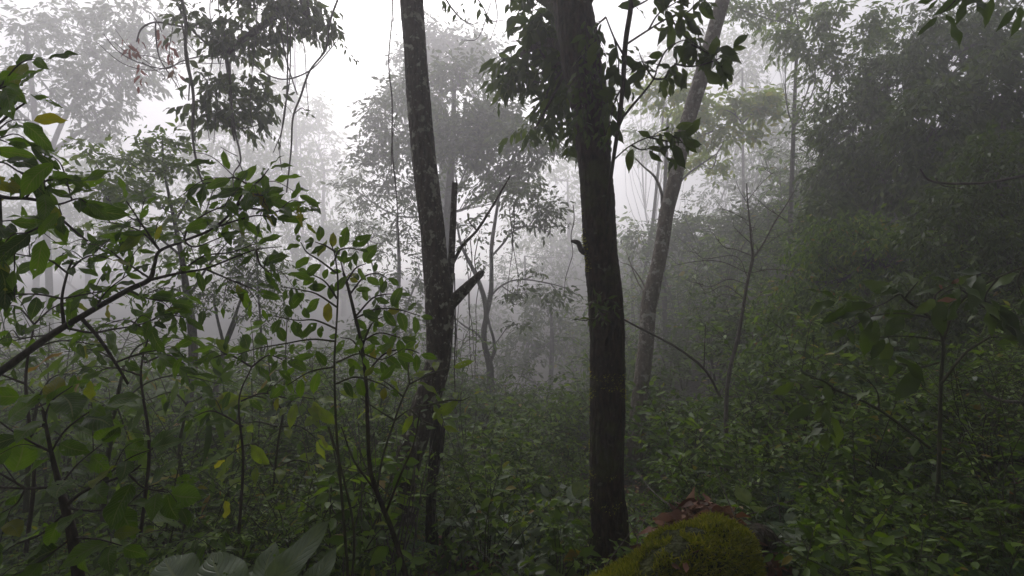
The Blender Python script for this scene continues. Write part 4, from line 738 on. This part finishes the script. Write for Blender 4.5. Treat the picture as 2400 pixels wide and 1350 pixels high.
def fern_mb():
    s = MB(); f = MB()
    for i in range(9):
        a = i * .698 + rng.uniform(-.2, .2); ln = rng.uniform(.42, .62); ca, sa = math.cos(a), math.sin(a)
        P = [np.array([0, 0, -.02]), np.array([ca * ln * .3, sa * ln * .3, ln * .55]), np.array([ca * ln * .7, sa * ln * .7, ln * .72]), np.array([ca * ln * 1.1, sa * ln * 1.1, ln * .55])]
        s.tube(P, [.004, .003, .002, .001], 4, 0, 1, 5)
        Q = smooth_path(P, 9)[5:]; T = nrm(np.gradient(Q, axis=0)); side = np.array([-sa, ca, 0]); k = len(Q); pl = .13 * np.sin(np.linspace(.5, 3.05, k)) + .01
        for sg in (-1, 1): f.leaves(Q, side * sg + T * .35, np.tile([0, 0, 1.], (k, 1)), pl, 'low', .24, curl=.15)
    return s, f
def lance_mb():
    s = MB(); f = MB()
    for i in range(6):
        a = rng.uniform(0, 6.283); h = rng.uniform(.6, 1.1); P = [np.array([0, 0, -.03]), np.array([.1 * math.cos(a) * h, .1 * math.sin(a) * h, h * .5]), np.array([.3 * math.cos(a) * h, .3 * math.sin(a) * h, h])]
        s.tube(P, [.007, .006, .003], 5, 0, 1, 4); twig_leaves(f, P, .3, .11, 'mid', .17, (0, 0, 1), .3, .9, .25, start=.3, curl=.45)
    return s, f
def pinnate_mb():
    s = MB(); f = MB()
    for i in range(3):
        a = rng.uniform(0, 6.283); h = rng.uniform(.9, 1.5); c_, s_ = math.cos(a), math.sin(a)
        P = [np.array([0, 0, -.05]), np.array([.07 * c_, .07 * s_, h * .5]), np.array([.2 * c_, .2 * s_, h])]; s.tube(P, [.008, .006, .003], 6, 0, 1, 5); Q = smooth_path(P, 8)
        for k in range(9):
            p = Q[rng.integers(4, len(Q))]; b = rng.uniform(0, 6.283); l = rng.uniform(.25, .5); e = np.array([math.cos(b), math.sin(b), 0])
            W = [p, p + e * l * .5 + UP * l * .22, p + e * l + UP * l * .12]; s.tube(W, [.0025, .002, .001], 4, 0, 1, 4); twig_leaves(f, W, .085, .034, 'mid', .42, (0, 0, 1), .2, 1.3, .16, start=.15)
    return s, f
def grass_mb():
    f = MB(); n = 60; a = rng.uniform(0, 6.283, n); D = np.stack([np.cos(a) * .5, np.sin(a) * .5, np.ones(n)], 1)
    f.leaves(rnd((n, 3)) * [.06, .06, 0], D, rnd((n, 3)), rng.uniform(.2, .5, n), 'mid', .04, curl=.8); return MB(), f

KINDS = {}
for key, nm, make, lm, cnt in (
    ('bush', 'undergrowth_bush', lambda: stems_plant(7, .95, .5, .1, .05, 'low', .46, 6, .25), 'under', 4),
    ('broad', 'broad_leaf_seedling', lambda: stems_plant(5, .6, .3, .17, .075, 'mid', .5, 2, .3), 'under', 3),
    ('small', 'small_leaf_bush', lambda: stems_plant(9, .75, .45, .062, .03, 'low', .5, 7, .15), 'dark', 3),
    ('fern', 'fern', fern_mb, 'fern', 2),
    ('lance', 'long_leaf_plant', lance_mb, 'under', 2),
    ('large', 'large_leaf_plant', lambda: stems_plant(5, .55, .3, .24, .11, 'mid', .62, 1, .35), 'blue', 2),
    ('pinnate', 'pinnate_sapling', pinnate_mb, 'near', 3),
    ('twiggy', 'twiggy_bush', lambda: stems_plant(12, 1.25, .55, .055, .05, 'low', .36, 5, .35), 'under', 2),
    ('lime', 'bright_seedling', lambda: stems_plant(3, .6, .3, .11, .06, 'mid', .42, 3, .2), 'lime', 2),
):
    KINDS[key] = (nm, [])
    for _ in range(cnt): s_, f_ = make(); KINDS[key][1].append((s_, f_, lm))
used = {}; PL = []
def put_plant(key, x, y, sc, label, group, zoff=-.02, tilt=.15):
    nm, lst = KINDS[key]; i = int(rng.integers(len(lst))); k = (key, i)
    if k not in used:
        s_, f_, lm = lst[i]; t = proto(nm, s_, f_, lm); used[k] = t; o = t
    else:
        src = used[k]; o = src.copy(); C.objects.link(o)
        for ch in src.children:
            c = ch.copy(); C.objects.link(c); c.parent = o
    o.location = (x, y, float(gz(x, y)) + zoff); o.scale = (sc, sc, sc * rng.uniform(.85, 1.15)); o.rotation_euler = (rnd() * tilt, rnd() * tilt, rng.uniform(0, 6.283))
    tag(o, None, NAMES[key][1], group); PL.append((o, label, sc, x / y)); return o
NAMES = {'large': ("plant with big rounded grey-green leaves", "plant"), 'pinnate': ("tall sapling with paired oval leaflets", "sapling"), 'twiggy': ("twiggy thin-stemmed bush", "bush"), 'bush': ("oval-leaved green bush", "bush"), 'broad': ("broad-leaved seedling", "plant"), 'small': ("small-leaved dense bush", "bush"), 'fern': ("feathery green fern", "fern"), 'lance': ("long-leaved arching plant", "plant"), 'lime': ("bright yellow-green seedling", "plant")}
def where(x, y):
    u = x / y
    side = ("beyond the left edge" if u < -1.03 else "beyond the right edge" if u > 1.03 else "at the left edge" if u < -.84 else "at far left" if u < -.62 else "under the foreground branch" if u < -.3 else "beside the forked trunk" if u < -.08 else "between the main trunks" if u < .14 else "beside the pale trunk" if u < .34 else "on the right slope" if u < .62 else "at far right")
    dep = ("nearest" if y < 3.4 else "midway" if y < 6.5 else "in mist")
    return side, dep
pts = []
def scatter(n, ylo, yhi, ulo, uhi, kinds, sc, mind, ypow=1.):
    keys, wts = zip(*kinds.items()); wts = np.array(wts) / sum(wts); tries = 0; k = 0
    while k < n and tries < n * 30:
        tries += 1; y = ylo + (yhi - ylo) * rng.uniform() ** ypow; x = y * rng.uniform(ulo, uhi)
        if any((x - a) ** 2 + (y - b) ** 2 < mind ** 2 for a, b in pts): continue
        if (x - .8) ** 2 + (y - 2.5) ** 2 < .6 ** 2: continue
        if .3 < x < 1.55 and y < 3.3: continue
        u = x / y; q = .42 if (.14 < u < .31 and 3.1 < y < 6.8) else 1.
        if q < 1 and y > 3.6 and rng.uniform() < .35: continue
        if -.25 < u < -.11 and y < 4.15: q = .4
        if .1 < u < .26 and y < 3.7: q = .4
        pts.append((x, y)); key = rng.choice(keys, p=wts); sd_, dp = where(x, y)
        put_plant(key, x, y, q * rng.uniform(*sc), (key, sd_, dp), f"undergrowth {sd_}"); k += 1
scatter(26, 2.9, 4.6, -.62, -.2, dict(bush=3, broad=2, twiggy=3, lime=3, pinnate=1), (.85, 1.3), .24)
scatter(64, 2.5, 4.0, -1.0, -.14, dict(bush=3, broad=4, small=2, fern=2, lance=1, lime=2, pinnate=.5, twiggy=1.5, large=2), (.55, .95), .2)
scatter(46, 3.2, 5.5, -.14, .22, dict(bush=3, broad=4, small=2, fern=4, lime=.5, twiggy=1, large=.8), (.55, .9), .2)
scatter(70, 2.3, 4.6, .38, 1.08, dict(bush=3, broad=5, small=2, fern=3, twiggy=1, large=1.6), (.55, .95), .2)
scatter(46, 3.9, 7.5, -1.0, -.2, dict(pinnate=2.5, twiggy=3, bush=2, lime=1, lance=1), (1.15, 1.7), .34)
scatter(120, 4.0, 7.5, -1.05, 1.05, dict(bush=5, small=4, broad=2, fern=1, lance=.6, lime=.5), (.9, 1.35), .36)
scatter(150, 7.5, 15, -1.05, .7, dict(bush=5, small=4, lance=.6, lime=.3), (1.2, 1.8), .6)

for (x, y, sc) in ((-3.6, 4.4, 1.5), (-2.9, 3.8, 1.3), (-4.4, 5.2, 1.6), (-2.5, 4.9, 1.5), (-3.3, 5.6, 1.6), (-2.0, 4.3, 1.2)):
    sd_, dp = where(x, y); put_plant('lance', x, y, sc, ('lance', sd_, dp), "long-leaved plants")
scatter(44, 8.0, 15, -.98, -.02, dict(bush=3, twiggy=3, pinnate=2), (1.5, 2.5), .5)
scatter(26, 11, 24, .12, .62, dict(bush=3, twiggy=2, small=2), (2.2, 3.6), .9)
scatter(44, 3.2, 9.5, 1.05, 1.7, dict(bush=4, small=2, broad=2, fern=1), (1.1, 1.9), .5)
scatter(24, 3.2, 9, -1.6, -1.0, dict(bush=3, twiggy=2, broad=2), (1.0, 1.6), .5)
def label_plants():
    by = {}
    for o, (key, sd_, dp), sc, u in PL:
        o["group"] = f"{NAMES[key][1]}s {dp} {sd_}".replace("bushs", "bushes")
        by.setdefault((key, sd_, dp), []).append((u, sc, o))
    for (key, sd_, dp), ls in by.items():
        ss = sorted(q[1] for q in ls); cut = ss[len(ss) // 2]
        for part, word in (([q for q in ls if q[1] < cut], "smaller "), ([q for q in ls if q[1] >= cut], "larger " if len(ls) > 1 else "")):
            part.sort(key=lambda q: q[0]); n = len(part)
            for i, (u, sc, o) in enumerate(part):
                o["label"] = f"{word}{NAMES[key][0]} {sd_}, {dp}"
                if 1 < n <= 16: o["label"] += ", " + ((["leftmost"] + [q_ + " from left" for q_ in "second third fourth fifth sixth seventh eighth ninth tenth eleventh twelfth thirteenth fourteenth fifteenth sixteenth".split()])[i] if i < n - 1 else "rightmost")
label_plants()
# low ground cover that nobody could count
def ground_cover():
    f = MB(); n = 95000
    y = 1.6 + 7.4 * rng.uniform(0, 1, n) ** 1.1; x = y * rng.uniform(-1.6, 1.75, n)
    keep = ~((x > .1) & (x < 1.5) & (y < 3.2)); x, y = x[keep], y[keep]; n = len(x)
    dn = noise3(np.stack([x, y, 0 * x], 1), 1.3) > -.45; x, y = x[dn], y[dn]; n = len(x)
    z = gz(x, y) + rng.uniform(.01, .2, n) * (1 + .8 * noise3(np.stack([x, y, 0 * x], 1), 2.1, 3))
    a = rng.uniform(0, 6.283, n); D = np.stack([np.cos(a), np.sin(a), rng.uniform(-.3, .5, n)], 1)
    f.leaves(np.stack([x, y, z], 1), D, UP + rng.normal(0, .4, (n, 3)), rng.uniform(.035, .1, n), 'low', .46)
    tag(f.build("ground_cover", G['under']), "low creeping leaves covering the forest floor", "ground cover", kind="stuff")
    f = MB(); n = 9000; y = 1.4 + 6 * rng.uniform(0, 1, n); x = y * rng.uniform(-1.1, 1.1, n); a = rng.uniform(0, 6.283, n)
    f.leaves(np.stack([x, y, gz(x, y) + .03], 1), np.stack([np.cos(a), np.sin(a), rnd(n) * .3], 1), UP + rng.normal(0, .3, (n, 3)), rng.uniform(.05, .1, n), 'low', .5, curl=.5)
    tag(f.build("leaf_litter", G['litter']), "brown fallen leaves scattered over the soil", "leaf litter", kind="stuff")
ground_cover()
def ground_twigs():
    m = MB()
    for i in range(240):
        y = rng.uniform(2.2, 8); x = y * rng.uniform(-1, 1); a = rng.uniform(0, 3.14); l = rng.uniform(.2, .9); up = rng.uniform(0, 1) < .5
        d_ = np.array([math.cos(a), math.sin(a), rng.uniform(.8, 2.2) if up else rng.uniform(-.1, .3)]); d_ = nrm(d_); p = np.array([x, y, float(gz(x, y)) + (.0 if up else .12)])
        m.tube([p, p + d_ * l * .5 + rnd(3) * .04, p + d_ * l + rnd(3) * .06], [.006, .004, .0015], 5, .1, 20, 5)
    tag(m.build("fallen_twigs", B['dead']), "dry grey twigs and thin dead stalks strewn through the undergrowth", "twigs", kind="stuff")
ground_twigs()

# unseen trees added behind the viewer to block light from the rear
def shade_trees_behind():
    f = MB(); m = MB(); m.tube([(0, 0, -.3), (.1, 0, 3), (0, .1, 7)], [.2, .16, .08], 12, .08, 5, 6)
    br = MB(); bl = [((rnd() * 1.6, rnd() * 1.6, z), (1.9, 1.9, 1.1), 130) for z in (1.6, 3, 4.4, 5.8, 7)]
    crown(f, br, bl, .2, 9, 1, .7, .35, from_pt=(0, 0, 3), br_r=.04, gap=-.8, wide=.5)
    first = None
    for i, (x, y) in enumerate(((-4.5, -3.2), (-1.2, -5.5), (2.2, -4.8), (5.5, -3.0), (-8.5, -1.5), (9, -1), (0.8, -9), (-5.5, -8), (6.5, -8))):
        if first is None:
            t = first = thing("added_shade_tree", None, None, (0, 0, 0)); m.build("trunk", B['mid'], t); f.build("crown", G['dark'], t); br.build("limb", B['mid'], t)
        else:
            t = first.copy(); C.objects.link(t)
            for ch in first.children: c = ch.copy(); C.objects.link(c); c.parent = t
        t.location = (x, y, float(gz(x, y))); t.rotation_euler = (0, 0, i * 1.3)
        tag(t, "dense leafy tree added behind the viewer to shade the foreground", "tree", "added shade trees behind the viewer")
shade_trees_behind()

# ------------------------------------------------------------------ mossy log
def mossy_log():
    a = V(1350, 1445, 2.35); b = V(1690, 1316, 2.6)
    base = (a + b) / 2
    t = thing("mossy_log", "fat log thickly covered in yellow-green moss at the bottom edge", "log", (base[0], base[1], float(gz(base[0], base[1]))))
    ax = b - a; m = MB(); P = [a - ax * .4, a, a + ax * .35 + np.array([0, 0, .0]), a + ax * .7 + np.array([0, 0, .02]), b, b + ax * .12 + np.array([.01, .02, -.05]), b + ax * .2 + np.array([.02, .04, -.12])]
    Q, r = m.tube(P, [.11, .12, .14, .165, .18, .13, .04], 60, .42, 4.2, 10, seed=4.)
    B0 = MB(); B0.tube([b + ax * .05 + np.array([.05, .1, .0]), b + ax * .3 + np.array([.1, .2, -.05]), b + ax * .5 + np.array([.12, .3, -.2])], [.09, .07, .03], 16, .2, 8, 6); B0.build("broken_limb", B['dark'], t)
    m.build("wood", bark_mat("moss_base", (.02, .022, .008), (.07, .08, .02), None, .6, (.09, .1, .016), 1.5, .02), t)
    v = m.v[0][:-2].reshape(len(Q), 60, 3); c = Q[:, None]; nn = nrm(v - c)
    i = rng.integers(0, len(Q) - 1, 60000); j = rng.integers(0, 60, 60000); u = rng.uniform(0, 1, (60000, 1)); w_ = rng.uniform(0, 1, (60000, 1))
    p = v[i, j] * (1 - u) + v[i + 1, j] * u; p = p * (1 - w_) + (v[i, (j + 1) % 60] * (1 - u) + v[i + 1, (j + 1) % 60] * u) * w_; n_ = nn[i, j]
    k = (n_[:, 2] > -.3) & (noise3(p, 8) + .7 * noise3(p, 27) > -.5); p, n_ = p[k], n_[k]
    f = MB(); f.leaves(p - n_ * .003, n_ + rng.normal(0, .6, p.shape), rng.normal(0, 1, p.shape), rng.uniform(.014, .042, len(p)), 'low', .2, curl=.4)
    f.build("moss", G['moss'], t)
    k2 = rng.permutation(np.flatnonzero((n_[:, 2] > .3)))[:130]; q = p[k2] + n_[k2] * .012; q = q[(noise3(q, 5) > -.1)]
    f = MB(); a_ = rng.uniform(0, 6.283, len(q)); f.leaves(q, np.stack([np.cos(a_), np.sin(a_), rnd(len(q)) * .2], 1), UP + rng.normal(0, .3, q.shape), rng.uniform(.03, .08, len(q)), 'mid', .45, curl=.5)
    tag(f.build("fallen_leaves", G['litter']), "dry brown leaves lying on top of the moss of the log", "leaf litter", kind="stuff")
mossy_log()
def litter_pile():
    f = MB(); n = 1300
    x = rng.normal(.95, .2, n); y = rng.normal(2.98, .17, n); z = gz(x, y) + rng.uniform(.01, .2, n) * np.exp(-((x - 1.0) / .25) ** 2)
    a = rng.uniform(0, 6.283, n)
    f.leaves(np.stack([x, y, z], 1), np.stack([np.cos(a), np.sin(a), rnd(n) * .5], 1), UP + rng.normal(0, .5, (n, 3)), rng.uniform(.06, .14, n), 'mid', .5, curl=.6)
    tag(f.build("fallen_leaves", G['litter']), "heap of reddish-brown fallen leaves between the thickest trunk and the mossy log", "leaf litter", kind="stuff")
litter_pile()

# ------------------------------------------------------------------ mist
def haze():
    me = bpy.data.meshes.new("haze"); x0, x1, y0, y1, z0, z1 = -110, 110, -18, 150, -10, 48
    v = [(x, y, z) for x in (x0, x1) for y in (y0, y1) for z in (z0, z1)]
    f = [(0, 1, 3, 2), (4, 6, 7, 5), (0, 4, 5, 1), (2, 3, 7, 6), (0, 2, 6, 4), (1, 5, 7, 3)]
    me.from_pydata(v, [], f); o = bpy.data.objects.new("haze", me); C.objects.link(o); tag(o, None, None, kind="stuff")
    m, t, out = new_mat("mist"); pv = t.nodes.new("ShaderNodeVolumePrincipled")
    pv.inputs["Color"].default_value = (.985, .965, .992, 1); pv.inputs["Density"].default_value = .0165; pv.inputs["Anisotropy"].default_value = .58
    t.links.new(pv.outputs[0], out.inputs["Volume"]); me.materials.append(m)
haze()
